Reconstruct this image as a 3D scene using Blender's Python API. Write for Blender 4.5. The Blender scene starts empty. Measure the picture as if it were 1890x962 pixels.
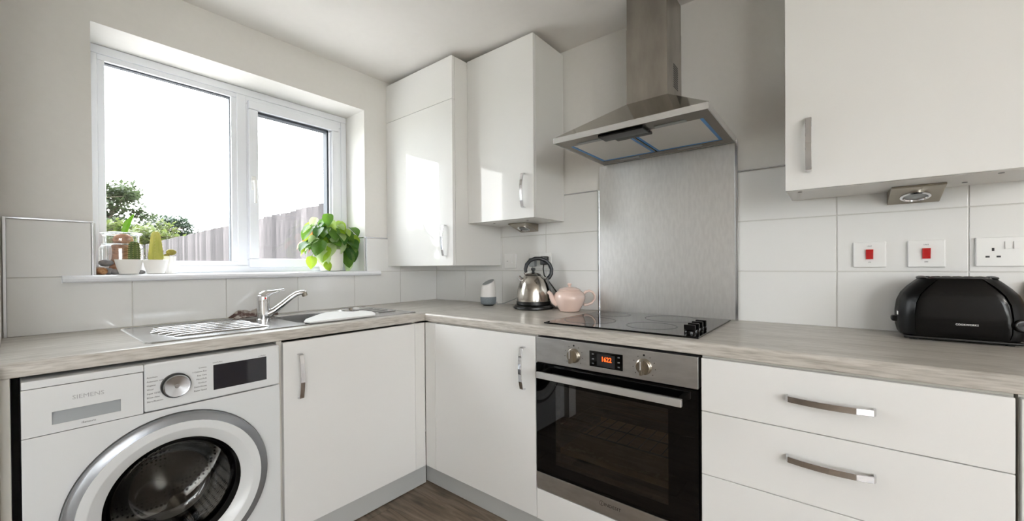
import bpy, bmesh, math, random
from mathutils import Vector, Matrix
random.seed(7)
SC = bpy.context.scene
COL = SC.collection

# ------------------------------------------------------------------ camera
W, H = 1890, 962
FPX, PCX, PCY = 741.835, 933.597, 495.276
YAW, PIT, ROL = math.radians(39.1735), math.radians(-0.3448), math.radians(-0.4139)
CPOS = Vector((2.1919, -1.9082, 1.1443))
_f = Vector((-math.sin(YAW), math.cos(YAW), 0)); _r = Vector((math.cos(YAW), math.sin(YAW), 0)); _u = Vector((0, 0, 1))
FW = _f * math.cos(PIT) + _u * math.sin(PIT); _u2 = _u * math.cos(PIT) - _f * math.sin(PIT)
RT = _r * math.cos(ROL) + _u2 * math.sin(ROL); UP = _u2 * math.cos(ROL) - _r * math.sin(ROL)
cd = bpy.data.cameras.new('camera'); cam = bpy.data.objects.new('camera', cd); COL.objects.link(cam)
cd.sensor_fit = 'HORIZONTAL'; cd.sensor_width = 36.0; cd.lens = FPX / W * 36.0
cd.shift_x = (W / 2 - PCX) / W; cd.shift_y = (PCY - H / 2) / W
cd.clip_start = 0.01; cd.clip_end = 500
M = Matrix((RT, UP, -FW)).transposed().to_4x4(); M.translation = CPOS
cam.matrix_world = M
SC.camera = cam

# ------------------------------------------------------------------ world, light, exposure
SC.view_settings.view_transform = 'Standard'; SC.view_settings.look = 'None'
SC.view_settings.gamma = 1.0; SC.view_settings.use_curve_mapping = False
SC.view_settings.exposure = 0.86
SC.cycles.use_denoising = True
SC.cycles.max_bounces = 10; SC.cycles.diffuse_bounces = 6; SC.cycles.glossy_bounces = 6
SC.cycles.transparent_max_bounces = 16; SC.cycles.caustics_reflective = False; SC.cycles.caustics_refractive = False
SC.cycles.sample_clamp_indirect = 6.0
wd = bpy.data.worlds.new('overcast_sky'); SC.world = wd; wd.use_nodes = True
nt = wd.node_tree; nt.nodes.clear()
o_ = nt.nodes.new('ShaderNodeOutputWorld'); b_ = nt.nodes.new('ShaderNodeBackground')
tc = nt.nodes.new('ShaderNodeTexCoord'); mp = nt.nodes.new('ShaderNodeMapping'); mp.inputs['Scale'].default_value = (1.2, 1.2, 3.0)
nz = nt.nodes.new('ShaderNodeTexNoise'); nz.inputs['Scale'].default_value = 2.2; nz.inputs['Detail'].default_value = 5
cr = nt.nodes.new('ShaderNodeValToRGB')
cr.color_ramp.elements[0].position = .38; cr.color_ramp.elements[0].color = (.74, .80, .87, 1)
cr.color_ramp.elements[1].position = .56; cr.color_ramp.elements[1].color = (1.0, 1.0, 1.0, 1)
nt.links.new(tc.outputs['Generated'], mp.inputs['Vector']); nt.links.new(mp.outputs[0], nz.inputs['Vector'])
nt.links.new(nz.outputs['Fac'], cr.inputs[0]); nt.links.new(cr.outputs[0], b_.inputs['Color'])
b_.inputs['Strength'].default_value = 8.0
nt.links.new(b_.outputs[0], o_.inputs['Surface'])

# ------------------------------------------------------------------ materials
MATS = {}
FILL_GLOW = 24.0   # glow of the unseen globes added behind the viewer as fill light
def lin(c): return tuple(((x / 12.92) if x <= .04045 else ((x + .055) / 1.055) ** 2.4) for x in c)
def pm(name, col, rough=.5, metal=0.0, coat=0.0, srgb=True, trans=0.0, ior=1.5, emit=None, estr=0.0):
    m = bpy.data.materials.new(name); m.use_nodes = True
    p = m.node_tree.nodes['Principled BSDF']
    c = lin(col) if srgb else col
    p.inputs['Base Color'].default_value = (*c, 1); p.inputs['Roughness'].default_value = rough; p.inputs['Metallic'].default_value = metal
    p.inputs['Coat Weight'].default_value = coat; p.inputs['Coat Roughness'].default_value = .03
    p.inputs['Transmission Weight'].default_value = trans; p.inputs['IOR'].default_value = ior
    if emit:
        p.inputs['Emission Color'].default_value = (*lin(emit), 1); p.inputs['Emission Strength'].default_value = estr
    MATS[name] = m; return m
def N(m, t, **kw):
    n = m.node_tree.nodes.new(t)
    for k, v in kw.items():
        if hasattr(n, k): setattr(n, k, v)
        else: n.inputs[k].default_value = v
    return n
def L(m, a, b): m.node_tree.links.new(a, b)
def P(m): return m.node_tree.nodes['Principled BSDF']
def noise(m, scale=(1, 1, 1), sc=5, det=4, dist=0.0):
    t = N(m, 'ShaderNodeTexCoord'); mp = N(m, 'ShaderNodeMapping'); mp.inputs['Scale'].default_value = scale
    L(m, t.outputs['Object'], mp.inputs['Vector'])
    n = N(m, 'ShaderNodeTexNoise'); n.inputs['Scale'].default_value = sc; n.inputs['Detail'].default_value = det; n.inputs['Distortion'].default_value = dist
    L(m, mp.outputs[0], n.inputs['Vector']); return n
def ramp(m, src, stops):
    r = N(m, 'ShaderNodeValToRGB'); e = r.color_ramp.elements
    while len(e) < len(stops): e.new(.5)
    for i, (p_, c) in enumerate(stops): e[i].position = p_; e[i].color = (*lin(c), 1)
    L(m, src, r.inputs[0]); return r
def bump(m, src, st=.1, d=.01):
    b = N(m, 'ShaderNodeBump'); b.inputs['Strength'].default_value = st; b.inputs['Distance'].default_value = d
    L(m, src, b.inputs['Height']); L(m, b.outputs[0], P(m).inputs['Normal'])
def mottle(name, c0, c1, rough, scale=(1, 1, 1), sc=6, det=4, lo=.35, hi=.65, metal=0, coat=0, bst=0, rr=None):
    m = pm(name, c0, rough, metal, coat); n = noise(m, scale, sc, det)
    r = ramp(m, n.outputs['Fac'], [(lo, c0), (hi, c1)]); L(m, r.outputs[0], P(m).inputs['Base Color'])
    if bst: bump(m, n.outputs['Fac'], bst)
    if rr:
        q = N(m, 'ShaderNodeMapRange'); q.inputs['To Min'].default_value = rr[0]; q.inputs['To Max'].default_value = rr[1]
        L(m, n.outputs['Fac'], q.inputs['Value']); L(m, q.outputs[0], P(m).inputs['Roughness'])
    return m

mottle('wall_paint', (.890, .883, .870), (.884, .877, .864), .75, sc=40, bst=.02)
mottle('ceiling_paint', (.93, .92, .908), (.925, .915, .903), .8, sc=30)
pm('reveal_paint', (.93, .93, .925), .55)
pm('gloss_white', (.90, .898, .892), .035); P(MATS['gloss_white']).inputs['Specular IOR Level'].default_value = .26
pm('satin_white', (.88, .877, .868), .35)
pm('cream_panel', (.86, .85, .82), .4)
pm('plinth_grey', (.74, .745, .74), .35)
m = pm('tile_white', (.885, .885, .88), .09, coat=.3); n = noise(m, (1, 1, 1), 7, 1); bump(m, n.outputs['Fac'], .05, .02)
pm('grout', (.80, .795, .78), .85)
mottle('steel', (.70, .69, .67), (.60, .59, .57), .3, scale=(60, 60, 1.5), sc=4, metal=1, rr=(.22, .36))
mottle('steel_h', (.785, .785, .785), (.735, .735, .735), .36, scale=(4, 14, 14), sc=4, det=5, metal=1, rr=(.32, .42))
m = mottle('steel_splash', (.89, .89, .89), (.86, .86, .86), .42, scale=(30, 30, 8.0), sc=3, det=4, metal=1, rr=(.40, .44))
mottle('steel_hood', (.68, .66, .63), (.60, .58, .55), .3, scale=(5, 5, 1.6), sc=3, det=4, lo=.35, hi=.68, metal=1, rr=(.24, .40))
pm('steel_sink', (.80, .80, .80), .2, metal=1)
pm('steel_smooth', (.63, .61, .57), .1, metal=1)
pm('filter_mesh', (.90, .895, .88), .5, metal=.25)
pm('hood_under', (.52, .50, .47), .38, metal=.9)
pm('nickel', (.60, .57, .52), .28, metal=1)
pm('chrome', (.86, .86, .87), .05, metal=1)
pm('kettle_steel', (.74, .72, .69), .17, metal=1)
pm('aluminium', (.80, .81, .83), .22, metal=1)
pm('handle_white_metal', (.88, .88, .88), .25, metal=.7)
pm('black_plastic', (.045, .047, .05), .32)
pm('black_gloss', (.016, .016, .018), .15); P(MATS['black_gloss']).inputs['Specular IOR Level'].default_value = .3
pm('black_glass', (.018, .018, .02), .03); P(MATS['black_glass']).inputs['Specular IOR Level'].default_value = .4
pm('dark_rubber', (.13, .13, .135), .5)
pm('charcoal_handle', (.13, .145, .165), .32)
pm('white_plastic', (.90, .90, .895), .28)
pm('appliance_white', (.87, .88, .885), .22, coat=.25)
pm('upvc', (.92, .93, .95), .25)
pm('upvc_gasket', (.25, .27, .30), .6)  # plain dark grey for the strips beside the glass
pm('grey_ring', (.56, .57, .585), .25, metal=.5)
pm('recess_grey', (.60, .62, .63), .3)
pm('display_dark', (.09, .10, .14), .06, coat=.3)  # blue in this colour stands in for what the display reflects
pm('print_grey', (.42, .43, .44), .5)
pm('print_dark', (.12, .12, .13), .5)
pm('print_white', (.93, .93, .93), .5)
pm('print_silver', (.66, .67, .68), .3, metal=.4)
pm('red_switch', (.72, .03, .06), .2, coat=.4)
pm('blue_film', (.16, .55, .85), .3)
pm('led_orange', (.9, .3, .1), .5, emit=(1.0, .36, .10), estr=1.2)
pm('teapot_pink', (.91, .81, .765), .16, coat=.3)
pm('speaker_white', (.87, .86, .85), .4)
mottle('speaker_fabric', (.50, .53, .55), (.42, .45, .47), .9, sc=400, det=1)
pm('pot_white', (.93, .92, .90), .35)
mottle('soil', (.22, .15, .10), (.34, .24, .17), .95, sc=80, bst=.5)
mottle('pebble', (.56, .55, .54), (.42, .41, .42), .6, sc=30)
mottle('pebble_warm', (.68, .60, .53), (.52, .45, .40), .6, sc=30)
mottle('cork', (.72, .55, .38), (.50, .33, .20), .8, sc=90, bst=.2)
mottle('bulb_roots', (.78, .56, .42), (.55, .36, .26), .7, scale=(1, 1, 4), sc=35, bst=.3)
mottle('cactus_green', (.40, .47, .22), (.30, .36, .18), .6, scale=(1, 1, .4), sc=60)
mottle('cactus_yellow', (.82, .80, .42), (.66, .68, .30), .55, scale=(1, 1, .35), sc=26)
mottle('cactus_pear', (.62, .58, .26), (.46, .42, .18), .6, sc=50)
pm('spine', (.88, .80, .58), .6)
def leafmat(name, c0, c1, sc=18):
    m = mottle(name, c0, c1, .35, sc=sc)
    nt = m.node_tree; out = [x for x in nt.nodes if x.type == 'OUTPUT_MATERIAL'][0]
    tr = N(m, 'ShaderNodeBsdfTranslucent'); mx = N(m, 'ShaderNodeMixShader'); mx.inputs[0].default_value = .4
    tr.inputs['Color'].default_value = (*lin([min(1, x * 1.15) for x in c0]), 1)
    L(m, P(m).outputs[0], mx.inputs[1]); L(m, tr.outputs[0], mx.inputs[2]); L(m, mx.outputs[0], out.inputs[0]); return m
leafmat('leaf_green', (.38, .54, .18), (.24, .40, .14)); leafmat('leaf_lime', (.62, .72, .22), (.50, .64, .20)); leafmat('leaf_pale', (.80, .85, .68), (.50, .66, .30), 30)
leafmat('leaf_dark', (.20, .38, .14), (.30, .46, .16)); leafmat('leaf_orange', (.85, .52, .34), (.62, .62, .25), 30); leafmat('leaf_bright', (.46, .64, .16), (.56, .70, .26))
leafmat('tree_leaf', (.24, .28, .19), (.17, .21, .15), 3); leafmat('tree_leaf_light', (.33, .37, .20), (.26, .30, .17), 3); leafmat('tree_leaf_blue', (.20, .25, .20), (.14, .19, .16), 3)
mottle('bark', (.34, .29, .25), (.24, .20, .17), .9, scale=(6, 6, 1), sc=8, bst=.4)
mottle('grass', (.42, .46, .32), (.35, .39, .26), .95, sc=8)
mottle('paving', (.84, .825, .81), (.78, .765, .75), .9, sc=5)  # made pale to bounce more daylight onto the ceiling
m = mottle('cloth', (.80, .77, .74), (.46, .36, .34), .9, sc=38, det=3, lo=.46, hi=.56)
mottle('board_wood', (.74, .56, .36), (.62, .45, .28), .5, scale=(2, 12, 12), sc=4)
# fence timber, slightly different on each board
m = pm('fence_timber', (.60, .56, .53), .9); n = noise(m, (14, 14, 1.0), 3, 5); oi = N(m, 'ShaderNodeObjectInfo')
r1 = ramp(m, n.outputs['Fac'], [(.3, (.26, .245, .25)), (.7, (.37, .35, .355))]); r2 = ramp(m, oi.outputs['Random'], [(0, (.55, .54, .55)), (1, (1, 1, 1))])
mx = N(m, 'ShaderNodeMixRGB'); mx.blend_type = 'MULTIPLY'; mx.inputs[0].default_value = 1; L(m, r1.outputs[0], mx.inputs[1]); L(m, r2.outputs[0], mx.inputs[2]); L(m, mx.outputs[0], P(m).inputs['Base Color'])
# laminate worktop, grain along one axis
def worktop_mat(name, sc):
    m = pm(name, (.70, .66, .61), .29)
    n = noise(m, sc, 3.2, 8, .6); n2 = noise(m, tuple(s * 2.4 for s in sc), 9, 4)
    r1 = ramp(m, n.outputs['Fac'], [(.28, (.69, .67, .64)), (.5, (.765, .745, .715)), (.72, (.805, .79, .765))])
    r2 = ramp(m, n2.outputs['Fac'], [(.32, (.86, .85, .84)), (.58, (1, 1, 1))])
    mx = N(m, 'ShaderNodeMixRGB'); mx.blend_type = 'MULTIPLY'; mx.inputs[0].default_value = 1
    L(m, r1.outputs[0], mx.inputs[1]); L(m, r2.outputs[0], mx.inputs[2]); L(m, mx.outputs[0], P(m).inputs['Base Color'])
    bump(m, n2.outputs['Fac'], .05, .004); return m
worktop_mat('laminate_y', (9, .9, 9)); worktop_mat('laminate_x', (.9, 9, 9))
# floor planks
m = pm('plank', (.42, .36, .30), .42); t = N(m, 'ShaderNodeTexCoord'); oi = N(m, 'ShaderNodeObjectInfo')
ad = N(m, 'ShaderNodeVectorMath'); ad.operation = 'ADD'; sc_ = N(m, 'ShaderNodeVectorMath'); sc_.operation = 'SCALE'; sc_.inputs['Scale'].default_value = 37.0
cb = N(m, 'ShaderNodeCombineXYZ'); [L(m, oi.outputs['Random'], cb.inputs[i]) for i in range(3)]
L(m, cb.outputs[0], sc_.inputs[0]); L(m, t.outputs['Object'], ad.inputs[0]); L(m, sc_.outputs[0], ad.inputs[1])
mp = N(m, 'ShaderNodeMapping'); mp.inputs['Scale'].default_value = (1.4, 11, 11); L(m, ad.outputs[0], mp.inputs[0])
n1 = N(m, 'ShaderNodeTexNoise'); n1.inputs['Scale'].default_value = 3; n1.inputs['Detail'].default_value = 8; n1.inputs['Distortion'].default_value = .8; L(m, mp.outputs[0], n1.inputs[0])
r1 = ramp(m, n1.outputs['Fac'], [(.28, (.36, .31, .265)), (.5, (.51, .45, .39)), (.72, (.62, .555, .49))])
mp2 = N(m, 'ShaderNodeMapping'); mp2.inputs['Scale'].default_value = (3.2, 7, 7); L(m, ad.outputs[0], mp2.inputs[0])
vo = N(m, 'ShaderNodeTexVoronoi'); vo.inputs['Scale'].default_value = 1.0; L(m, mp2.outputs[0], vo.inputs['Vector'])
r3 = ramp(m, vo.outputs['Distance'], [(.05, (.45, .42, .40)), (.22, (1, 1, 1))])
mx = N(m, 'ShaderNodeMixRGB'); mx.blend_type = 'MULTIPLY'; mx.inputs[0].default_value = .8; L(m, r1.outputs[0], mx.inputs[1]); L(m, r3.outputs[0], mx.inputs[2]); L(m, mx.outputs[0], P(m).inputs['Base Color'])
# panes: thin glass
def pane_mat(name, tint, gloss_f, rough=.0, ior=1.45):
    m = bpy.data.materials.new(name); m.use_nodes = True; nt = m.node_tree; nt.nodes.clear()
    out = nt.nodes.new('ShaderNodeOutputMaterial'); tr = nt.nodes.new('ShaderNodeBsdfTransparent'); gl = nt.nodes.new('ShaderNodeBsdfGlossy'); mx = nt.nodes.new('ShaderNodeMixShader')
    tr.inputs['Color'].default_value = (*tint, 1); gl.inputs['Roughness'].default_value = rough; gl.inputs['Color'].default_value = (1, 1, 1, 1)
    fr = nt.nodes.new('ShaderNodeLayerWeight'); fr.inputs['Blend'].default_value = .5; f0 = ((ior - 1) / (ior + 1)) ** 2     # Schlick reflectance of the thin pane
    pw = nt.nodes.new('ShaderNodeMath'); pw.operation = 'POWER'; pw.inputs[1].default_value = 4.5; nt.links.new(fr.outputs['Facing'], pw.inputs[0])
    ma = nt.nodes.new('ShaderNodeMath'); ma.operation = 'MULTIPLY_ADD'; ma.inputs[1].default_value = 1 - f0; ma.inputs[2].default_value = f0; nt.links.new(pw.outputs[0], ma.inputs[0])
    mu = nt.nodes.new('ShaderNodeMath'); mu.operation = 'MULTIPLY'; mu.inputs[1].default_value = gloss_f; nt.links.new(ma.outputs[0], mu.inputs[0]); mu.use_clamp = True
    nt.links.new(mu.outputs[0], mx.inputs[0]); nt.links.new(tr.outputs[0], mx.inputs[1]); nt.links.new(gl.outputs[0], mx.inputs[2]); nt.links.new(mx.outputs[0], out.inputs[0])
    MATS[name] = m; return m
pane_mat('window_glass', (.97, .98, .98), .6); pane_mat('jar_glass', (.90, .92, .92), 3.0, rough=.03); pane_mat('jar_rim', (.85, .88, .88), 9.0, rough=.08)
pane_mat('oven_glass', (.40, .40, .41), 2.0, ior=1.5); pane_mat('door_glass', (.40, .40, .40), 1.3, ior=1.5)
# perforated drum
m = pm('drum_steel', (.66, .65, .63), .22, metal=1); t = N(m, 'ShaderNodeTexCoord'); vo = N(m, 'ShaderNodeTexVoronoi'); vo.inputs['Scale'].default_value = 75; vo.inputs['Randomness'].default_value = .15
L(m, t.outputs['Object'], vo.inputs['Vector']); r_ = ramp(m, vo.outputs['Distance'], [(.26, (.05, .05, .05)), (.36, (.72, .71, .69))]); L(m, r_.outputs[0], P(m).inputs['Base Color'])
pm('fill_lamp_opal', (1, 1, 1), .4, emit=(1.0, .985, .965), estr=FILL_GLOW)
pm('crumb', (.93, .80, .50), .6); pm('oven_enamel', (.11, .11, .115), .4); pm('gold_tray', (.85, .66, .34), .35, metal=.6); pm('shelf_wire', (.70, .60, .45), .25, metal=1)

# ------------------------------------------------------------------ mesh helpers (world coordinates)
def BM(): return bmesh.new()
def box(bm, x0, x1, y0, y1, z0, z1, bev=0.0, seg=2):
    x0, x1 = min(x0, x1), max(x0, x1); y0, y1 = min(y0, y1), max(y0, y1); z0, z1 = min(z0, z1), max(z0, z1)
    vs = [bm.verts.new((x, y, z)) for x in (x0, x1) for y in (y0, y1) for z in (z0, z1)]
    fs = [bm.faces.new([vs[i] for i in q]) for q in ((0, 1, 3, 2), (4, 6, 7, 5), (0, 4, 5, 1), (2, 3, 7, 6), (0, 2, 6, 4), (1, 5, 7, 3))]
    if bev > 0:
        es = list({e for f in fs for e in f.edges})
        bmesh.ops.bevel(bm, geom=es, offset=bev, segments=seg, affect='EDGES', profile=.5, clamp_overlap=True)
    return bm
def frame_of(d):
    d = Vector(d).normalized(); a = Vector((0, 0, 1)) if abs(d.z) < .9 else Vector((1, 0, 0))
    u = a.cross(d).normalized(); return u, d.cross(u)
def loft(bm, rings, cap0=True, cap1=True, closed=True):
    R = [[bm.verts.new(p) for p in r] for r in rings]; n = len(R[0])
    for a, b in zip(R, R[1:]):
        for i in range(n if closed else n - 1):
            j = (i + 1) % n; bm.faces.new((a[i], a[j], b[j], b[i]))
    if cap0: bm.faces.new(R[0][::-1])
    if cap1: bm.faces.new(R[-1])
    return bm
def tube(bm, pts, r, seg=10, cap=True):
    pts = [Vector(p) for p in pts]; n = len(pts); rs = r if isinstance(r, (list, tuple)) else [r] * n
    rings = []; u = None
    for i, p in enumerate(pts):
        d = (pts[min(i + 1, n - 1)] - pts[max(i - 1, 0)]).normalized()
        if u is None: u, v = frame_of(d)
        else:
            u = (u - d * u.dot(d)).normalized(); v = d.cross(u)
        rings.append([p + (u * math.cos(a) + v * math.sin(a)) * rs[i] for a in [2 * math.pi * k / seg for k in range(seg)]])
    return loft(bm, rings, cap, cap)
def strap(bm, pts, wdir, w, th):
    """flat strip swept along pts; wdir = width direction"""
    pts = [Vector(p) for p in pts]; wv = Vector(wdir).normalized(); rings = []
    for i, p in enumerate(pts):
        d = (pts[min(i + 1, len(pts) - 1)] - pts[max(i - 1, 0)]).normalized(); nn = wv.cross(d).normalized()
        rings.append([p + wv * (w / 2 * a) + nn * (th / 2 * b) for a, b in ((-1, -1), (1, -1), (1, 1), (-1, 1))])
    return loft(bm, rings)
def lathe(bm, prof, org, axis=(0, 0, 1), seg=40, cap0=False, cap1=False, mod=None):
    org = Vector(org); ax = Vector(axis).normalized(); u, v = frame_of(ax); rings = []
    for r, h in prof:
        rings.append([org + ax * h + (u * math.cos(a) + v * math.sin(a)) * max(r, 1e-5) * (mod(a, h) if mod else 1) for a in [2 * math.pi * k / seg for k in range(seg)]])
    return loft(bm, rings, cap0, cap1)
def rrect(cx, cy, hx, hy, r, z, n=6):
    pts = []
    for sx, sy, a0 in ((1, 1, 0), (-1, 1, 90), (-1, -1, 180), (1, -1, 270)):
        for k in range(n + 1):
            a = math.radians(a0 + 90 * k / n); pts.append(Vector((cx + sx * (hx - r) + r * math.cos(a), cy + sy * (hy - r) + r * math.sin(a), z)))
    return pts
def prism(bm, poly, z0, z1):
    return loft(bm, [[Vector((x, y, z0)) for x, y in poly], [Vector((x, y, z1)) for x, y in poly]])
def extr(bm, prof, axis, a0, a1):
    """profile in the two other axes, extruded along axis"""
    def mk(p, a): return Vector((a, p[0], p[1])) if axis == 'x' else Vector((p[0], a, p[1]))
    return loft(bm, [[mk(p, a0) for p in prof], [mk(p, a1) for p in prof]])
def blob(bm, c, s, sub=2, jit=0.0, rnd=random):
    g = bmesh.ops.create_icosphere(bm, subdivisions=sub, radius=1)
    for v in g['verts']:
        k = 1 + rnd.uniform(-jit, jit); v.co = Vector((c[0] + v.co.x * s[0] * k, c[1] + v.co.y * s[1] * k, c[2] + v.co.z * s[2] * k))
    return bm
def worg(o):
    v = Vector((0, 0, 0))
    while o is not None: v += o.location; o = o.parent
    return v
def obj(name, bm, mat, parent=None, smooth=35, origin=None):
    me = bpy.data.meshes.new(name)
    bmesh.ops.recalc_face_normals(bm, faces=bm.faces)
    off = worg(parent) if parent is not None else (Vector(origin) if origin else Vector((0, 0, 0)))
    bmesh.ops.translate(bm, verts=bm.verts, vec=-off)
    bm.to_mesh(me); bm.free()
    me.materials.append(MATS[mat])
    if smooth:
        for p_ in me.polygons: p_.use_smooth = True
        me.set_sharp_from_angle(angle=math.radians(smooth))
    o = bpy.data.objects.new(name, me); COL.objects.link(o)
    if smooth:
        wn = o.modifiers.new('weighted_normal', 'WEIGHTED_NORMAL'); wn.keep_sharp = True; wn.weight = 80
    if parent is not None: o.parent = parent
    elif origin: o.location = off
    return o
def thing(name, label, cat, loc, group=None):
    o = bpy.data.objects.new(name, None); COL.objects.link(o); o.location = loc; o.empty_display_size = .05
    o['label'] = label; o['category'] = cat
    if group: o['group'] = group
    return o
def tag(o, label, cat, group=None):
    o['label'] = label; o['category'] = cat
    if group: o['group'] = group
    return o
def struct(name, bm, mat, parent=None, smooth=35):
    o = obj(name, bm, mat, parent, smooth)
    if parent is None: o['kind'] = 'structure'
    return o
def text(name, s, size, pos, u, mat, parent, align='CENTER', ext=.0003, sx=1.0, bold=0.0, face=None):
    """printed lettering: reads along u, upright along z"""
    cu = bpy.data.curves.new(name, 'FONT'); cu.body = s; cu.size = size; cu.align_x = align; cu.align_y = 'CENTER'; cu.extrude = ext; cu.offset = bold; cu.resolution_u = 2
    t_ = bpy.data.objects.new('tmp_text', cu); COL.objects.link(t_)
    dg = bpy.context.evaluated_depsgraph_get(); me = bpy.data.meshes.new_from_object(t_.evaluated_get(dg)); bpy.data.objects.remove(t_)
    u = Vector(u); v = Vector((0, 0, 1)); n_ = u.cross(v); mm = Matrix((u * sx, v, n_)).transposed().to_4x4(); mm.translation = Vector(pos) - worg(parent)
    me.transform(mm); me.name = name; me.materials.clear(); me.materials.append(MATS[mat])
    o = bpy.data.objects.new(name, me); COL.objects.link(o); o.parent = parent; return o
UH = Vector((1, 0, 0)); UW = Vector((0, 1, 0))          # reading direction on hob-wall fronts / window-wall fronts

# ------------------------------------------------------------------ key dimensions (metres)
WT, WTB, WTF = .9104, .872, .609        # worktop top, underside, front
BF = .607                                # door front plane of base units
ZC = 2.3085
TH = .2043
TZ = [WT, 1.1147, 1.319, 1.525]
WY0, WY1, WZT, SILL = -1.713, -.5605, 2.089, 1.1203
PY = -1.934                              # face of the partition on the left
RX, RY = 6.0, -4.2                       # far sides of the room
XO = 1.283                               # oven left
SPX0, SPX1 = 1.2563, 1.8839              # splashback

# ------------------------------------------------------------------ room shell
b = BM(); box(b, -.02, RX, RY, .02, -.12, -.008); fl = struct('floor', b, 'dark_rubber')
pl_l, pl_w = 1.22, .192
me_p = None; k = 0
for j in range(24):
    y0 = -.02 - j * pl_w; xo_ = -((j * .47) % 1.22)
    i = 0
    while xo_ + i * pl_l < RX:
        xa = max(xo_ + i * pl_l, 0.0); xb = min(xo_ + (i + 1) * pl_l, RX); i += 1
        if xb - xa < .02: continue
        b = BM(); box(b, xa + .0006, xb - .0006, y0 - pl_w + .0006, y0 - .0006, -.008, 0, .0012, 1)
        o = obj('plank', b, 'plank', fl)
b = BM(); box(b, -.32, RX + .2, RY - .2, .2, ZC, ZC + .15); struct('ceiling', b, 'ceiling_paint')
b = BM()
for (y0, y1, z0, z1) in ((RY, WY0, -.12, ZC), (WY1, 0.0, -.12, ZC), (WY0, WY1, -.12, SILL - .03), (WY0, WY1, WZT, ZC)):
    box(b, -.32, 0, y0, y1, z0, z1)
wl = struct('wall_left', b, 'wall_paint', smooth=0)
b = BM(); box(b, -.32, RX + .2, 0, .2, -.12, ZC); wb = struct('wall_back', b, 'wall_paint', smooth=0)
b = BM(); box(b, 0, .655, PY - .1, PY, 0, ZC); struct('wall_partition', b, 'wall_paint', smooth=0)
# unseen walls; their garden doors and window are added to let in daylight
DX0, DX1, DZ = 3.9, 4.9, 2.1
b = BM(); box(b, -.32, DX0, RY - .2, RY, -.12, ZC); box(b, DX1, RX + .2, RY - .2, RY, -.12, ZC); box(b, DX0, DX1, RY - .2, RY, DZ, ZC); struct('wall_front', b, 'wall_paint', smooth=0)
QY0, QY1, QZ0, QZ1 = -4.0, -2.0, .85, 2.15
b = BM()
for (y0, y1, z0, z1) in ((RY, QY0, -.12, ZC), (QY1, 0, -.12, ZC), (QY0, QY1, -.12, QZ0), (QY0, QY1, QZ1, ZC)): box(b, RX, RX + .2, y0, y1, z0, z1)
struct('wall_right', b, 'wall_paint', smooth=0)
d1 = bpy.data.objects.new('fill_door_1', None); COL.objects.link(d1); d1.location = (DX0, RY - .1, 0); d1['kind'] = 'structure'  # unseen glazed doors added to bring in more daylight
b = BM(); yy = RY - .1
for xa, xb, za, zb in ((DX0, DX1, DZ - .06, DZ), (DX0, DX1, 0, .08), (DX0, DX0 + .07, .08, DZ - .06), (DX1 - .07, DX1, .08, DZ - .06), (4.36, 4.44, .08, DZ - .06)): box(b, xa, xb, yy - .03, yy + .03, za, zb)
obj('frame', b, 'upvc', d1)
for xa, xb in ((DX0 + .07, 4.36), (4.44, DX1 - .07)):
    b = BM(); box(b, xa, xb, yy - .006, yy + .006, .08, DZ - .06); obj('pane', b, 'window_glass', d1)
w2 = bpy.data.objects.new('fill_window_2', None); COL.objects.link(w2); w2.location = (RX + .1, QY0, QZ0); w2['kind'] = 'structure'  # unseen window added for daylight from the right
b = BM(); xx = RX + .1
for ya, yb, za, zb in ((QY0, QY1, QZ1 - .06, QZ1), (QY0, QY1, QZ0, QZ0 + .06), (QY0, QY0 + .06, QZ0, QZ1), (QY1 - .06, QY1, QZ0, QZ1), (-3.07, -2.99, QZ0, QZ1)): box(b, xx - .03, xx + .03, ya, yb, za, zb)
obj('frame', b, 'upvc', w2)
for ya, yb in ((QY0 + .06, -3.07), (-2.99, QY1 - .06)):
    b = BM(); box(b, xx - .006, xx + .006, ya, yb, QZ0 + .06, QZ1 - .06); obj('pane', b, 'window_glass', w2)

# ------------------------------------------------------------------ tiles
GT = .0016; TT = .008
def tile_w(y0, y1, z0, z1):
    b = BM(); box(b, .0005, TT, y0 + GT, y1 - GT, z0 + GT, z1 - GT, .0018, 2); obj('tile', b, 'tile_white', wl)
def tile_h(x0, x1, z0, z1):
    b = BM(); box(b, x0 + GT, x1 - GT, -TT, -.0005, z0 + GT, z1 - GT, .0018, 2); obj('tile', b, 'tile_white', wb)
b = BM(); box(b, 0, TT - .0025, PY, WY0, WT, TZ[2]); box(b, 0, TT - .0025, WY0, WY1, WT, SILL - .03); box(b, 0, TT - .0025, WY1, 0, WT, TZ[2]); obj('grout', b, 'grout', wl, 0)
ycol = [-1.924, -1.605, -1.2825, -.96, -.6375, -.315, -TT]
for a, c in zip(ycol, ycol[1:]): tile_w(a, c, TZ[0], TZ[1])
tile_w(-1.924, WY0 - .004, TZ[1], TZ[2]); tile_w(WY1 + .004, -.315, TZ[1], TZ[2]); tile_w(-.315, -TT, TZ[1], TZ[2])
for (ya, yb) in ((WY1 - TT, WY1 - .0005), (WY0 + .0005, WY0 + TT)):      # tiles on the sides of the window recess
    b = BM(); box(b, -.2, -.002, ya, yb, SILL, TZ[2], .0018, 2); obj('tile', b, 'tile_white', wl)
b = BM(); box(b, 0, SPX0, -TT + .0025, 0, WT, TZ[3]); box(b, SPX1, 3.2, -TT + .0025, 0, WT, TZ[3]); obj('grout', b, 'grout', wb, 0)
xl = [TT, .2935, .615, .9375, SPX0]; xr = [SPX1, 2.2016, 2.5225, 2.8435, 3.16]
for xs in (xl, xr):
    for a, c in zip(xs, xs[1:]):
        for z0, z1 in zip(TZ, TZ[1:]): tile_h(a, c, z0, z1)
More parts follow.
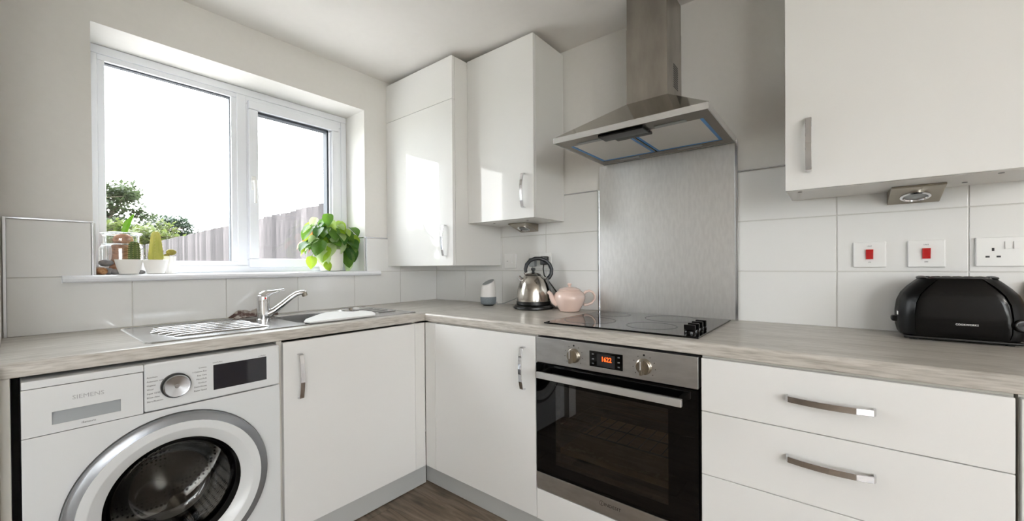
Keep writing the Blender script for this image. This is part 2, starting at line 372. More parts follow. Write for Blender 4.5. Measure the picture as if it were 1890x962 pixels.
# metal tile trims
nt_ = [0]
def trim(x0, x1, y0, y1, z0, z1, mat='aluminium'):
    nt_[0] += 1; b = BM(); box(b, x0, x1, y0, y1, z0, z1, .001, 1); struct('trim_%d' % nt_[0], b, mat)
trim(0, .011, -1.930, -1.922, WT, TZ[2] + .006)
trim(0, .010, -1.930, WY0, TZ[2], TZ[2] + .006)
trim(0, .011, WY0 - .005, WY0 + .001, SILL, TZ[2])
trim(0, .010, WY1, -.41, TZ[2], TZ[2] + .006)
trim(0, .011, WY1 - .001, WY1 + .005, SILL, TZ[2])
trim(-.2, 0, WY1 - .010, WY1, TZ[2], TZ[2] + .006)
trim(1.057, SPX0, -.011, 0, TZ[3], TZ[3] + .005); trim(SPX1, 2.07, -.011, 0, TZ[3], TZ[3] + .005)
trim(SPX0, SPX0 + .009, -.0125, 0, WT, TZ[3] + .002); trim(SPX1 - .008, SPX1 + .002, -.0125, 0, WT, 1.66)
# steel splashback panel behind the hob
b = BM(); box(b, SPX0 + .009, SPX1 - .008, -.009, 0, WT + .001, 1.6485, .001, 1)
tag(obj('splashback', b, 'steel_splash', None, origin=(1.57, 0, WT)), 'brushed steel splashback panel on the wall behind the hob', 'splashback')

# ------------------------------------------------------------------ window over the sink
w1 = bpy.data.objects.new('window_1', None); COL.objects.link(w1); w1.location = (-.24, WY0, SILL); w1['kind'] = 'structure'
FX0, FX1 = -.275, -.205
def ringframe(bm, x0, x1, y0, y1, z0, z1, t, bev=.004):
    for ya, yb, za, zb in ((y0, y1, z1 - t, z1), (y0, y1, z0, z0 + t), (y0, y0 + t, z0 + t, z1 - t), (y1 - t, y1, z0 + t, z1 - t)): box(bm, x0, x1, ya, yb, za, zb, bev, 2)
G1 = (-1.676, -1.187, 1.162, 2.031); S2 = (-1.116, -.616, 1.146, 2.030); G2 = (-1.075, -.679, 1.208, 1.979)
b = BM(); ringframe(b, FX0, FX1, WY0 + .001, WY1 - .001, SILL, WZT - .001, .036)
box(b, FX0, FX1, -1.166, -1.122, SILL + .036, WZT - .037, .004); obj('outer_frame', b, 'upvc', w1)
b = BM(); ringframe(b, FX0 + .004, FX1 - .006, -1.130, WY1 - .030, SILL + .020, WZT - .030, .045, .004); obj('rebate', b, 'upvc', w1)
b = BM(); ringframe(b, FX0 + .01, FX1 - .008, WY0 + .03, -1.16, SILL + .028, WZT - .03, .03, .003); obj('glazing_bead', b, 'upvc', w1)
b = BM(); box(b, FX0 + .02, FX1 - .024, G1[1] - .006, G1[1] + .004, G1[2], G1[3]); box(b, FX0 + .02, FX1 - .024, G1[0], G1[1], G1[3] - .007, G1[3] + .003); obj('gasket', b, 'upvc_gasket', w1)
b = BM(); box(b, -.246, -.240, WY0 + .03, -1.16, SILL + .03, WZT - .03); obj('pane', b, 'window_glass', w1)
sash = None
b = BM(); ringframe(b, FX0 + .012, FX1 + .014, S2[0], S2[1], S2[2], S2[3], .046, .006); sash = obj('sash', b, 'upvc', w1)
b = BM(); box(b, FX0 + .02, FX1 - .004, G2[1] - .009, G2[1] + .003, G2[2], G2[3]); box(b, FX0 + .02, FX1 - .004, G2[0], G2[1], G2[3] - .008, G2[3] + .003); obj('gasket', b, 'upvc_gasket', sash)
b = BM(); box(b, -.238, -.232, G2[0] - .01, G2[1] + .01, G2[2] - .01, G2[3] + .01); obj('pane', b, 'window_glass', sash)
b = BM(); xh = FX1 + .014; yh = S2[0] + .02
lathe(b, [(.013, 0), (.013, .006), (.009, .01), (.009, .022)], (xh, yh, 1.60), (1, 0, 0), 20, True, True)
box(b, xh, xh + .006, yh - .011, yh + .011, 1.555, 1.628, .003)
tube(b, [(xh + .02, yh, 1.603), (xh + .026, yh, 1.585), (xh + .024, yh + .002, 1.55), (xh + .02, yh + .002, 1.485)], [.010, .0095, .008, .007], 12); obj('window_handle', b, 'white_plastic', sash)
# sill board with nose
prof = [(-.21, SILL - .027), (.036, SILL - .027), (.044, SILL - .022), (.047, SILL - .0135), (.044, SILL - .005), (.036, SILL), (-.21, SILL)]
b = BM(); extr(b, prof, 'y', WY0 + .001, WY1 - .001)
nose = [(.008, SILL - .027)] + prof[1:-1] + [(.008, SILL)]
extr(b, nose, 'y', -1.795, WY0 + .001); extr(b, nose, 'y', WY1 - .001, -.482)
o = tag(obj('window_sill', b, 'upvc', None, 30, origin=(0, -1.14, SILL)), 'white window sill board with rounded nose above the sink tiles', 'window sill')

# ------------------------------------------------------------------ base units
def handle(parent, p, u, n_, half=.084, w=.016):
    """bowed flat chrome strap; p centre on the front, u along, n_ outward"""
    p, u, n_ = Vector(p), Vector(u), Vector(n_); wv = u.cross(n_)
    pts = [p + u * (s * half) + n_ * h for s, h in ((-1, .0), (-1, .012), (-.97, .018), (-.6, .0255), (-.25, .029), (0, .030), (.25, .029), (.6, .0255), (.97, .018), (1, .012), (1, .0))]
    b = BM(); strap(b, pts, wv, w, .005); bmesh.ops.bevel(b, geom=[e for e in b.edges], offset=.0007, segments=1, affect='EDGES')
    return obj('handle', b, 'chrome', parent, 30)
def carcass(bm, x0, x1, y0, y1, z0, z1, t=.018, top=True, openf='y-'):
    if openf == 'y-':
        box(bm, x0, x0 + t, y0, y1, z0, z1); box(bm, x1 - t, x1, y0, y1, z0, z1); box(bm, x0 + t, x1 - t, y1 - .008, y1, z0, z1)
    else:
        box(bm, x0, x1, y0, y0 + t, z0, z1); box(bm, x0, x1, y1 - t, y1, z0, z1); box(bm, x0, x0 + .008, y0 + t, y1 - t, z0, z1)
    if openf == 'y-':
        box(bm, x0 + t, x1 - t, y0, y1 - .008, z0, z0 + t)
        if top: box(bm, x0 + t, x1 - t, y0, y1 - .008, z1 - t, z1)
    else:
        box(bm, x0 + .008, x1, y0 + t, y1 - t, z0, z0 + t)
        if top: box(bm, x0 + .008, x1, y0 + t, y1 - t, z1 - t, z1)
    return bm
BZ0, BZ1 = .147, .864; DF = .019
sk = thing('base_cabinet', 'white gloss base cabinet with vertical handle under the sink, beside the washing machine', 'cabinet', (.3, -.975, BZ0))
b = BM(); carcass(b, .03, BF - DF - .001, -1.292, -.655, BZ0, WTB - .001, top=False, openf='x+'); obj('body', b, 'cream_panel', sk)
b = BM(); box(b, BF - DF, BF, -1.2765, -.6705, BZ0, BZ1, .0015); dd = obj('door', b, 'gloss_white', sk); handle(dd, (BF, -1.218, .729), (0, 0, 1), (1, 0, 0))
b = BM(); box(b, BF - DF, BF, -.6690, -BF - .0015, BZ0, BZ1, .001, 1); obj('corner_post', b, 'satin_white', sk)
hd = thing('base_cabinet', 'white gloss corner base cabinet with vertical handle, left of the oven', 'cabinet', (.94, -.3, BZ0))
b = BM(); carcass(b, BF + .002, 1.279, -BF + DF + .001, -.03, BZ0, WTB - .001); obj('body', b, 'cream_panel', hd)
b = BM(); box(b, .6825, 1.2795, -BF, -BF + DF, BZ0, BZ1, .0015); dd = obj('door', b, 'gloss_white', hd); handle(dd, (1.223, -BF, .732), (0, 0, 1), (0, -1, 0))
b = BM(); box(b, BF + .001, .6810, -BF, -BF + DF, BZ0, BZ1, .001, 1); obj('corner_post', b, 'satin_white', hd)
oh = thing('oven_housing', 'white oven housing unit with plain panel below the built-in oven', 'cabinet', (1.58, -.3, BZ0))
b = BM(); box(b, 1.281, 1.2835, -.57, -.03, BZ0, WTB - .001); box(b, 1.8785, 1.881, -.57, -.03, BZ0, WTB - .001); box(b, 1.2835, 1.8785, -.57, -.03, .25, .262); box(b, 1.2835, 1.8785, -.57, -.03, BZ0, BZ0 + .016); obj('body', b, 'cream_panel', oh)
b = BM(); box(b, 1.2825, 1.8795, -BF, -BF + DF, BZ0, .266, .0015); obj('panel', b, 'gloss_white', oh)
dr = thing('drawer_cabinet', 'white gloss three-drawer base cabinet with horizontal handles, right of the oven', 'cabinet', (2.18, -.3, BZ0))
b = BM(); carcass(b, 1.883, 2.484, -BF + DF + .001, -.03, BZ0, WTB - .001); obj('body', b, 'cream_panel', dr)
for z0, z1, hz in ((.7065, BZ1, .789), (.518, .7045, .630), (BZ0, .516, .44)):
    b = BM(); box(b, 1.8845, 2.4825, -BF, -BF + DF, z0, z1, .0015); dd = obj('drawer_front', b, 'gloss_white', dr); handle(dd, (2.182, -BF, hz), (1, 0, 0), (0, -1, 0), .086)
ru = thing('base_cabinet', 'white base cabinet at the right edge, beyond the drawers', 'cabinet', (2.79, -.3, BZ0))
b = BM(); carcass(b, 2.490, 3.09, -BF + DF + .001, -.03, BZ0, WTB - .001); obj('body', b, 'cream_panel', ru)
b = BM(); box(b, 2.4905, 3.0885, -BF, -BF + DF, BZ0, BZ1, .0015); dd = obj('door', b, 'gloss_white', ru); handle(dd, (3.03, -BF, .732), (0, 0, 1), (0, -1, 0))
b = BM(); box(b, .03, .598, PY + .001, PY + .019, 0, WTB - .001, .001, 1); tag(obj('end_panel', b, 'cream_panel', None, origin=(.3, PY, 0)), 'cream end panel left of the washing machine', 'panel')
PR = .085
b = BM(); box(b, BF - PR - .016, BF - PR, -1.29, -BF + PR - .016, .004, BZ0 - .001, .001, 1); tag(obj('plinth', b, 'plinth_grey', None, origin=(.5, -.9, 0)), 'grey plinth board under the sink cabinet', 'plinth')
b = BM(); box(b, BF - PR - .016, 3.09, -BF + PR, -BF + PR + .016, .004, BZ0 - .001, .001, 1); tag(obj('plinth', b, 'plinth_grey', None, origin=(1.8, -.5, 0)), 'grey plinth board under the corner cabinet and oven', 'plinth')

# ------------------------------------------------------------------ worktop (two runs meeting in the corner)
wk = thing('worktop', 'grey oak laminate worktop running round the corner', 'worktop', (.6, -.6, WTB))
def nose_prof(sign):
    # (across, z): back at 0, rounded front edge at WTF
    r = .011; pts = [(0, WTB), (WTF - .005, WTB), (WTF - .0015, WTB + .0015), (WTF, WTB + .005)]
    for k in range(7):
        a = math.radians(90 * k / 6); pts.append((WTF - r + r * math.cos(a), WT - r + r * math.sin(a)))
    pts.append((0, WT)); return [(sign * p[0], p[1]) for p in pts]
HB = (-1.175, -.765, .095, .525)     # hole for the sink bowl: y0,y1,x0,x1
b = BM(); pf = nose_prof(1)
extr(b, pf, 'y', PY + .0005, HB[0]); extr(b, pf, 'y', HB[1], 0)
front = [(HB[3], WTB)] + pf[1:-1] + [(HB[3], WT)]; extr(b, front, 'y', HB[0], HB[1])
box(b, 0, HB[2], HB[0], HB[1], WTB, WT)
obj('worktop_run', b, 'laminate_y', wk, 40)
b = BM(); extr(b, nose_prof(-1), 'x', WTF + .0008, 3.1); obj('worktop_run', b, 'laminate_x', wk, 40)

# ------------------------------------------------------------------ sink, tap and what lies there
sn = thing('kitchen_sink', 'stainless steel inset sink with drainer below the window', 'sink', (.31, -1.13, WT))
b = BM(); sy0, sy1, sx0, sx1 = -1.652, -.612, .070, .556
BC = (.31, -.97, .195, .185)
outer = rrect((sx0 + sx1) / 2, (sy0 + sy1) / 2, (sx1 - sx0) / 2, (sy1 - sy0) / 2, .022, WT + .0004); zt = WT + .0042
rim = rrect((sx0 + sx1) / 2, (sy0 + sy1) / 2, (sx1 - sx0) / 2 - .0025, (sy1 - sy0) / 2 - .0025, .022, zt)
rim2 = rrect((sx0 + sx1) / 2, (sy0 + sy1) / 2, (sx1 - sx0) / 2 - .010, (sy1 - sy0) / 2 - .010, .02, zt)
rim3 = rrect((sx0 + sx1) / 2, (sy0 + sy1) / 2, (sx1 - sx0) / 2 - .013, (sy1 - sy0) / 2 - .013, .02, zt - .002)
lip = rrect(*BC, .07, zt - .002)
loft(b, [outer, rim, rim2, rim3, lip], False, False)
obj('sink_top', b, 'steel_sink', sn, 30)
b = BM(); cx, cy, hx, hy = BC
rg = [rrect(cx, cy, hx, hy, .07, zt - .002), rrect(cx, cy, hx - .006, hy - .006, .068, zt - .008), rrect(cx, cy, hx - .012, hy - .012, .065, WT - .12), rrect(cx, cy, hx - .03, hy - .03, .055, WT - .150), rrect(cx, cy, hx - .06, hy - .06, .04, WT - .157), rrect(cx, cy, .04, .04, .039, WT - .160)]
loft(b, rg, False, True); obj('bowl', b, 'steel_sink', sn, 40)
for k in range(7):
    b = BM(); yy0, yy1 = -1.60 + .012 * abs(k - 3), -1.27; xk = .15 + k * .052
    tube(b, [(xk, yy0, zt - .0015), (xk, yy0 + .02, zt), (xk, yy1 - .02, zt - .0005), (xk, yy1, zt - .003)], [.0025, .0045, .0045, .0025], 8); obj('drainer_ridge', b, 'steel_sink', sn)
for k in range(4):
    b = BM(); xk = .20 + k * .07; tube(b, [(xk, -.745, zt - .002), (xk, -.735, zt), (xk, -.65, zt), (xk, -.64, zt - .002)], [.002, .004, .004, .002], 8); obj('drainer_ridge', b, 'steel_sink', sn)
b = BM(); lathe(b, [(.036, 0), (.036, .002), (.026, .003), (.024, .0005)], (cx, cy, WT - .160), seg=24, cap1=True); obj('waste', b, 'chrome', sn)
TX, TY = .225, -1.205
tp = thing('mixer_tap', 'chrome single-lever mixer tap rising from the sink', 'tap', (TX, TY, zt - .002))
b = BM(); lathe(b, [(.030, 0), (.030, .004), (.0255, .007), (.0245, .05), (.0245, .082), (.0255, .084), (.0255, .100), (.023, .108), (.012, .114)], (TX, TY, zt - .002), seg=32, cap0=True, cap1=True); obj('tap_body', b, 'chrome', tp)
b = BM(); z0 = zt
tube(b, [(TX, TY, z0 + .100), (TX + .004, TY + .012, z0 + .112), (TX + .008, TY + .035, z0 + .119), (TX + .012, TY + .06, z0 + .124), (TX + .015, TY + .082, z0 + .129)], [.023, .019, .009, .006, .004], 14); obj('lever', b, 'chrome', tp)
b = BM(); sp = [(TX + .008, TY + .012, z0 + .022), (TX + .015, TY + .04, z0 + .036), (TX + .025, TY + .072, z0 + .063), (TX + .034, TY + .104, z0 + .092), (TX + .040, TY + .124, z0 + .106), (TX + .045, TY + .143, z0 + .112), (TX + .048, TY + .158, z0 + .112)]
tube(b, sp, [.015, .014, .0125, .0115, .011, .011, .0115], 14); obj('spout', b, 'chrome', tp)
b = BM(); tube(b, [(TX + .048, TY + .154, z0 + .114), (TX + .049, TY + .161, z0 + .096)], [.0125, .0115], 16); obj('aerator', b, 'nickel', tp)
b = BM(); lathe(b, [(.004, 0), (.004, .0015), (.002, .002)], (TX + .0247, TY + .001, z0 + .094), (1, 0, 0), 12, True, True); obj('hot_cold_mark', b, 'red_switch', tp)
# crumpled cloth
rr = random.Random(3); b = BM(); gx, gy = 22, 16; vs = []
for i in range(gx):
    for j in range(gy):
        s, t = i / (gx - 1) * 2 - 1, j / (gy - 1) * 2 - 1; q = max(0, 1 - s * s * .95) * max(0, 1 - t * t * .9)
        h = .030 * q ** .5 + .010 * math.sin(7 * s + 3 * t) * q + .009 * math.sin(11 * t - 4 * s + 1) * q + rr.uniform(-.003, .003) * q
        vs.append(b.verts.new((.120 + .052 * t + .006 * math.sin(5 * s), -1.205 + .095 * s + .008 * math.sin(6 * t), zt + .001 + max(0, h))))
for i in range(gx - 1):
    for j in range(gy - 1): b.faces.new((vs[i * gy + j], vs[(i + 1) * gy + j], vs[(i + 1) * gy + j + 1], vs[i * gy + j + 1]))
bmesh.ops.solidify(b, geom=b.faces[:], thickness=.002)
tag(obj('dish_cloth', b, 'cloth', None, 60, origin=(.12, -1.205, zt)), 'crumpled brown and white dish cloth behind the tap', 'cloth')
# white board lying over the bowl
pl = [(.548, -1.150), (.50, -1.152), (.44, -1.118), (.37, -1.050), (.30, -.985), (.262, -.940), (.250, -.90), (.275, -.872), (.325, -.862), (.352, -.848), (.345, -.822), (.335, -.80), (.36, -.782), (.42, -.785), (.49, -.810), (.548, -.850)]
b = BM(); prism(b, pl, zt + .0015, zt + .0085); bmesh.ops.bevel(b, geom=[e for e in b.edges], offset=.002, segments=2, affect='EDGES')
tag(obj('chopping_board', b, 'white_plastic', None, 40, origin=(.42, -.95, zt)), 'white plastic board with wavy edge lying across the sink bowl', 'board')
pg = thing('sink_plug', 'small sink plug standing on the back rim of the sink', 'plug', (.20, -.752, zt - .002))
b = BM(); lathe(b, [(.016, 0), (.019, .004), (.017, .012), (.006, .015)], (.20, -.742, zt - .002), seg=20, cap0=True, cap1=True); obj('stopper', b, 'white_plastic', pg)
b = BM(); box(b, .186, .204, -.778, -.766, zt - .002, zt + .012, .002); obj('clip', b, 'nickel', pg)

# ------------------------------------------------------------------ hob
hb = thing('hob', 'black glass ceramic hob with control knobs on the worktop', 'hob', (1.575, -.30, WT))
b = BM(); box(b, 1.285, 1.865, -.555, -.045, WT + .0003, WT + .0065, .0015); obj('glass_top', b, 'black_glass', hb)
for i, (x, y, r) in enumerate(((1.41, -.40, .105), (1.41, -.165, .075), (1.665, -.405, .09), (1.665, -.165, .105))):
    b = BM(); lathe(b, [(r, 0), (r, .0004), (r - .0025, .0004), (r - .0025, 0)], (x, y, WT + .0066), seg=56); obj('cooking_zone', b, 'print_grey', hb)
for k in range(4):
    y = -.505 + k * .0485; b = BM()
    lathe(b, [(.018, 0), (.018, .006), (.0165, .010)], (1.826, y, WT + .0066), seg=28, cap0=True, cap1=True)
    box(b, 1.808, 1.844, y - .006, y + .006, WT + .0146, WT + .036, .003); kb = obj('knob', b, 'black_gloss', hb)

# ------------------------------------------------------------------ built-in oven
ov = thing('oven', 'built-in steel and black glass electric oven below the hob', 'oven', (1.58, -.3, .268))
OX0, OX1 = XO + .001, XO + .594; OY = -.609
b = BM(); ob = []
for q in ((OX0 + .02, OX0 + .03, -.56, -.06, .275, .86), (OX1 - .03, OX1 - .02, -.56, -.06, .275, .86), (OX0 + .03, OX1 - .03, -.07, -.06, .275, .86), (OX0 + .03, OX1 - .03, -.56, -.07, .275, .285), (OX0 + .03, OX1 - .03, -.56, -.07, .76, .86)): box(b, *q)
obj('cavity', b, 'oven_enamel', ov)
b = BM(); box(b, OX0, OX1, OY, -.56, .7665, .8655, .003); fa = obj('control_panel', b, 'steel_h', ov)
# door: frame round a dark window
b = BM(); DZ0, DZ1 = .336, .7625; GW = (1.372, 1.788, .385, .69)
for q in ((OX0, OX1, OY, -.575, GW[3], DZ1), (OX0, OX1, OY, -.575, DZ0, GW[2]), (OX0, GW[0], OY, -.575, GW[2], GW[3]), (GW[1], OX1, OY, -.575, GW[2], GW[3])): box(b, *q)
do = obj('door', b, 'black_glass', ov, 0)
b = BM(); box(b, GW[0], GW[1], OY + .0003, OY + .0045, GW[2], GW[3]); obj('door_window', b, 'oven_glass', do)
b = BM(); box(b, OX0, OX1, OY - .001, -.575, .270, DZ0 - .001, .0025); st = obj('lower_trim', b, 'steel_h', do)
b = BM(); HZ = .731; box(b, 1.318, 1.842, -.662, -.648, HZ - .0115, HZ + .0115, .0015); hn = obj('handle', b, 'handle_white_metal', do)
for x in (1.323, 1.829):
    b = BM(); box(b, x - .004, x + .012, -.648, OY, HZ - .010, HZ + .010, .0015); obj('handle_bracket', b, 'steel_smooth', do)
text('logo', 'INDESIT', .015, (1.6, OY - .0012, .308), UH, 'print_dark', st, sx=1.15)
b = BM(); lathe(b, [(.0085, 0), (.0085, .0004), (.0075, .0004), (.0075, 0)], (1.560, OY - .001, .3085), (0, -1, 0), 24); box(b, 1.5592, 1.5608, OY - .0014, OY - .001, .303, .312); obj('logo_ring', b, 'print_dark', st)
b = BM(); box(b, 1.516, 1.640, OY - .0015, OY + .002, .785, .840, .001, 1); dp = obj('display', b, 'black_glass', fa)
b = BM(); box(b, 1.545, 1.612, OY - .0019, OY - .0015, .789, .832); obj('screen', b, 'recess_dark' if 'recess_dark' in MATS else 'print_dark', dp)
text('clock_digits', '1622', .023, (1.581, OY - .0021, .815), UH, 'led_orange', dp, sx=.85, bold=.0004)
for x in (1.530, 1.626):
    for z in (.829, .812, .796):
        b = BM(); box(b, x - .004, x + .004, OY - .0018, OY - .0015, z - .0022, z + .0022); obj('touch_key', b, 'print_grey', dp)
for x in (1.452, 1.712):
    b = BM(); z = .812
    lathe(b, [(.0265, 0), (.0265, .004), (.0245, .006), (.0235, .012), (.021, .014)], (x, OY, z), (0, -1, 0), 36, True, True)
    box(b, x - .0055, x + .0055, OY - .033, OY - .010, z - .0235, z + .0235, .0025); kn = obj('knob', b, 'nickel', fa)
    b = BM(); box(b, x - .001, x + .001, OY - .0335, OY - .030, z - .005, z + .0225); obj('pointer', b, 'print_white', kn)
    for k in range(9):
        a = math.radians(-130 + 260 * k / 8); b = BM(); px, pz = x + .037 * math.sin(a), z + .037 * math.cos(a)
        lathe(b, [(.0016 if k != 4 else .0036, 0), (.0014 if k != 4 else .0034, .0004)], (px, OY, pz), (0, -1, 0), 10, True, True); obj('dial_mark', b, 'print_dark', fa)
# inside: a shelf and a tray
sh = obj('shelf', (lambda b: [tube(b, [(1.32, y, .50), (1.84, y, .50)], .0028, 8) for y in (-.535, -.43, -.33, -.23, -.12)] and [tube(b, [(x, -.535, .5), (x, -.12, .5)], .0018, 6) for x in [1.34 + .04 * k for k in range(13)]] and b)(BM()), 'shelf_wire', ov)
b = BM(); prf = [(.0, .0), (.0, .03), (.004, .03), (.004, .004)]
box(b, 1.33, 1.84, -.53, -.14, .395, .399); box(b, 1.33, 1.84, -.533, -.53, .395, .418); box(b, 1.33, 1.84, -.14, -.137, .395, .425)
tr = obj('baking_tray', b, 'gold_tray', ov)
rc = random.Random(9); b = BM()
for k in range(70):
    t = rc.random(); blob(b, (1.37 + .44 * t, -.522 + rc.uniform(-.004, .02), .412 + .010 * math.sin(9 * t) + rc.uniform(-.006, .008)), (rc.uniform(.004, .010), rc.uniform(.003, .007), rc.uniform(.002, .005)), 1)
o = obj('crumbs', b, 'crumb', tr, 60); o['kind'] = 'stuff'

# ------------------------------------------------------------------ washing machine
MX, MY0, MY1, MZ = .634, -1.8985, -1.3005, .8635
wm = thing('washing_machine', 'white front-loading washing machine with round glass door under the worktop', 'washing machine', (.35, -1.6, 0))
CY, CZ = -1.594, .455; SZ = .7225
b = BM()
for q in ((.06, MX - .012, MY0, MY0 + .01, .02, MZ - .005), (.06, MX - .012, MY1 - .01, MY1, .02, MZ - .005), (.06, .07, MY0 + .01, MY1 - .01, .02, MZ - .005), (.07, MX - .012, MY0 + .01, MY1 - .01, .02, .03), (.06, MX - .012, MY0, MY1, MZ - .012, MZ - .002)): box(b, *q)
obj('body', b, 'appliance_white', wm)
for x in (.12, .56):
    for y in (MY0 + .06, MY1 - .06):
        b = BM(); lathe(b, [(.02, 0), (.02, .012), (.012, .02)], (x, y, 0), seg=16, cap0=True, cap1=True); obj('foot', b, 'dark_rubber', wm)
# front plate with round opening
def plate_hole(y0, y1, z0, z1, cy, cz, r, x0, x1, n=72):
    b = BM(); an = sorted([2 * math.pi * k / n for k in range(n)] + [math.atan2(z - cz, y - cy) % (2 * math.pi) for y in (y0, y1) for z in (z0, z1)])
    def edge(a):
        c, s = math.cos(a), math.sin(a); t = min((((y1 if c > 0 else y0) - cy) / c) if abs(c) > 1e-9 else 1e9, (((z1 if s > 0 else z0) - cz) / s) if abs(s) > 1e-9 else 1e9); return cy + c * t, cz + s * t
    out = [edge(a) for a in an]; inn = [(cy + r * math.cos(a), cz + r * math.sin(a)) for a in an]
    loft(b, [[Vector((x0, *p)) for p in out], [Vector((x1, *p)) for p in out], [Vector((x1, *p)) for p in inn], [Vector((x0, *p)) for p in inn], [Vector((x0, *p)) for p in out]], False, False); return b
obj('front_panel', plate_hole(MY0, MY1, .02, SZ - .0028, CY, CZ, .225, MX - .012, MX), 'appliance_white', wm, 30)
# control fascia
b = BM(); box(b, MX - .05, MX + .003, -1.6695, MY1, SZ, MZ, .006, 3); box(b, MX - .05, MX + .003, MY0, -1.6695, .8435, MZ, .003, 2); fc = obj('control_panel', b, 'appliance_white', wm, 30)
b = BM()
for y0, y1, z0, z1 in ((MY0, -1.672, .777, .8425), (MY0, -1.672, SZ, .744), (MY0, -1.848, .744, .777), (-1.719, -1.672, .744, .777)): box(b, MX - .02, MX + .003, y0, y1, z0, z1)
dw = obj('detergent_drawer', b, 'appliance_white', wm, 0)
b = BM(); extr(b, [(MX - .02, .744), (MX + .001, .744), (MX - .010, .777), (MX - .02, .777)], 'y', -1.848, -1.719); obj('grip_recess', b, 'recess_grey', dw)
text('lettering', 'SIEMENS', .0155, (MX + .0031, -1.782, .805), UW, 'print_silver', dw, sx=1.05)
text('lettering', 'iSensoric', .0075, (MX + .0031, -1.782, .7345), UW, 'print_dark', dw)
DYc, DZc = -1.5975, .7885
b = BM(); lathe(b, [(.0365, 0), (.0365, .012), (.0335, .016)], (MX + .003, DYc, DZc), (1, 0, 0), 48, True, True); dl = obj('dial', b, 'dark_rubber', fc)
b = BM(); lathe(b, [(.0335, .012), (.0335, .021), (.031, .0235), (.028, .0225), (.006, .0195), (.005, .0205), (.0, .0205)], (MX + .003, DYc, DZc), (1, 0, 0), 48); obj('dial_cap', b, 'aluminium', dl)
b = BM(); box(b, MX + .0028, MX + .0038, -1.501, -1.344, .749, .830, .0004, 1); obj('display', b, 'display_dark', fc)
ll = ['AutoStain', 'Automatic soft', 'Hygiene', 'Wool', 'Super 15/30', 'Drum clean', 'Shirts/Business']; rl = ['Cottons', '+ Cottons Eco', 'Easy Care', 'Mixed/Soft', 'Outdoor', 'Down/Duvet', 'Power Speed']
for k, s in enumerate(ll): text('lettering', s, .0062, (MX + .0031, -1.664, .823 - k * .0118), UW, 'print_dark', fc, 'LEFT')
for k, s in enumerate(rl): text('lettering', s, .0062, (MX + .0031, -1.519, .828 - k * .0118), UW, 'print_dark', fc, 'RIGHT')
text('lettering', 'varioPerfect', .0055, (MX + .0031, -1.503, .8375), UW, 'print_grey', fc, 'LEFT'); text('lettering', 'ecoPerfect', .0055, (MX + .0031, -1.346, .8355), UW, 'print_grey', fc, 'RIGHT')
# door
AX = (1, 0, 0); C0 = (0, CY, CZ)
b = BM(); lathe(b, [(.248, MX), (.2485, MX + .007), (.247, MX + .010)], C0, AX, 72); dr_ = obj('door', b, 'dark_rubber', wm)  # dark outer edge stands in for the shadow round the door
b = BM(); lathe(b, [(.247, MX + .010), (.245, MX + .017), (.238, MX + .022), (.222, MX + .0255)], C0, AX, 72); obj('outer_ring', b, 'grey_ring', dr_)
b = BM(); lathe(b, [(.222, MX + .0255), (.221, MX + .0268), (.200, MX + .0262), (.197, MX + .025)], C0, AX, 72); obj('middle_ring', b, 'appliance_white', dr_)
b = BM(); lathe(b, [(.197, MX + .025), (.188, MX + .020), (.170, MX + .008), (.167, MX + .004)], C0, AX, 72); obj('inner_ring', b, 'appliance_white', dr_)
b = BM(); lathe(b, [(.167, MX + .004), (.160, MX - .004), (.152, MX - .012), (.146, MX - .030)], C0, AX, 72); obj('glass_rim', b, 'black_gloss', dr_)
b = BM(); lathe(b, [(.150, MX - .010), (.140, MX - .030), (.128, MX - .062), (.112, MX - .088), (.098, MX - .098), (.085, MX - .101), (.0, MX - .103)], C0, AX, 72); obj('glass_bowl', b, 'door_glass', dr_, 60)
b = BM(); lathe(b, [(.224, MX - .013), (.205, MX - .03), (.178, MX - .045), (.172, MX - .075), (.19, MX - .10), (.236, MX - .105)], C0, AX, 72); obj('gasket', b, 'dark_rubber', wm)
b = BM(); lathe(b, [(.185, MX - .098), (.232, MX - .118), (.236, MX - .14), (.236, MX - .42), (.20, MX - .44), (.0, MX - .43)], C0, AX, 72); dm = obj('drum', b, 'drum_steel', wm, 50)
for k in range(3):
    a = math.radians(-90 + 120 * k + 20); d = Vector((0, math.cos(a), math.sin(a))); c0 = Vector(C0)
    b = BM(); tube(b, [c0 + d * .225 + Vector((MX - .16, 0, 0)), c0 + d * .205 + Vector((MX - .2, 0, 0)), c0 + d * .205 + Vector((MX - .36, 0, 0)), c0 + d * .225 + Vector((MX - .4, 0, 0))], [.01, .03, .03, .01], 10); obj('paddle', b, 'steel_smooth', dm)

# ------------------------------------------------------------------ wall cabinets
c1 = thing('wall_cabinet', 'tall deep white gloss wall cabinet in the corner with a flap above its door', 'cabinet', (.3, 0, 1.1475))
C1D, C1X, C1B, C1T, C1M = .408, .605, 1.1475, 2.2815, 2.0485
b = BM(); box(b, .002, C1X, -C1D + .020, -.009, C1B, C1T - .001, .001, 1); obj('body', b, 'satin_white', c1)
b = BM(); box(b, .002, C1X - .001, -C1D, -C1D + .019, C1B, C1M - .001, .0015); dd = obj('door', b, 'gloss_white', c1); handle(dd, (.544, -C1D, 1.285), (0, 0, 1), (0, -1, 0))
b = BM(); box(b, .002, C1X - .001, -C1D, -C1D + .019, C1M + .001, C1T, .0015); obj('flap', b, 'gloss_white', c1)
c2 = thing('wall_cabinet', 'shorter white gloss wall cabinet left of the cooker hood', 'cabinet', (.83, 0, 1.383))
C2D, C2X, C2B, C2T = .2933, 1.0568, 1.383, 2.2855
b = BM(); box(b, C1X + .001, C2X, -C2D + .020, -.009, C2B, C2T - .001, .001, 1); obj('body', b, 'satin_white', c2)
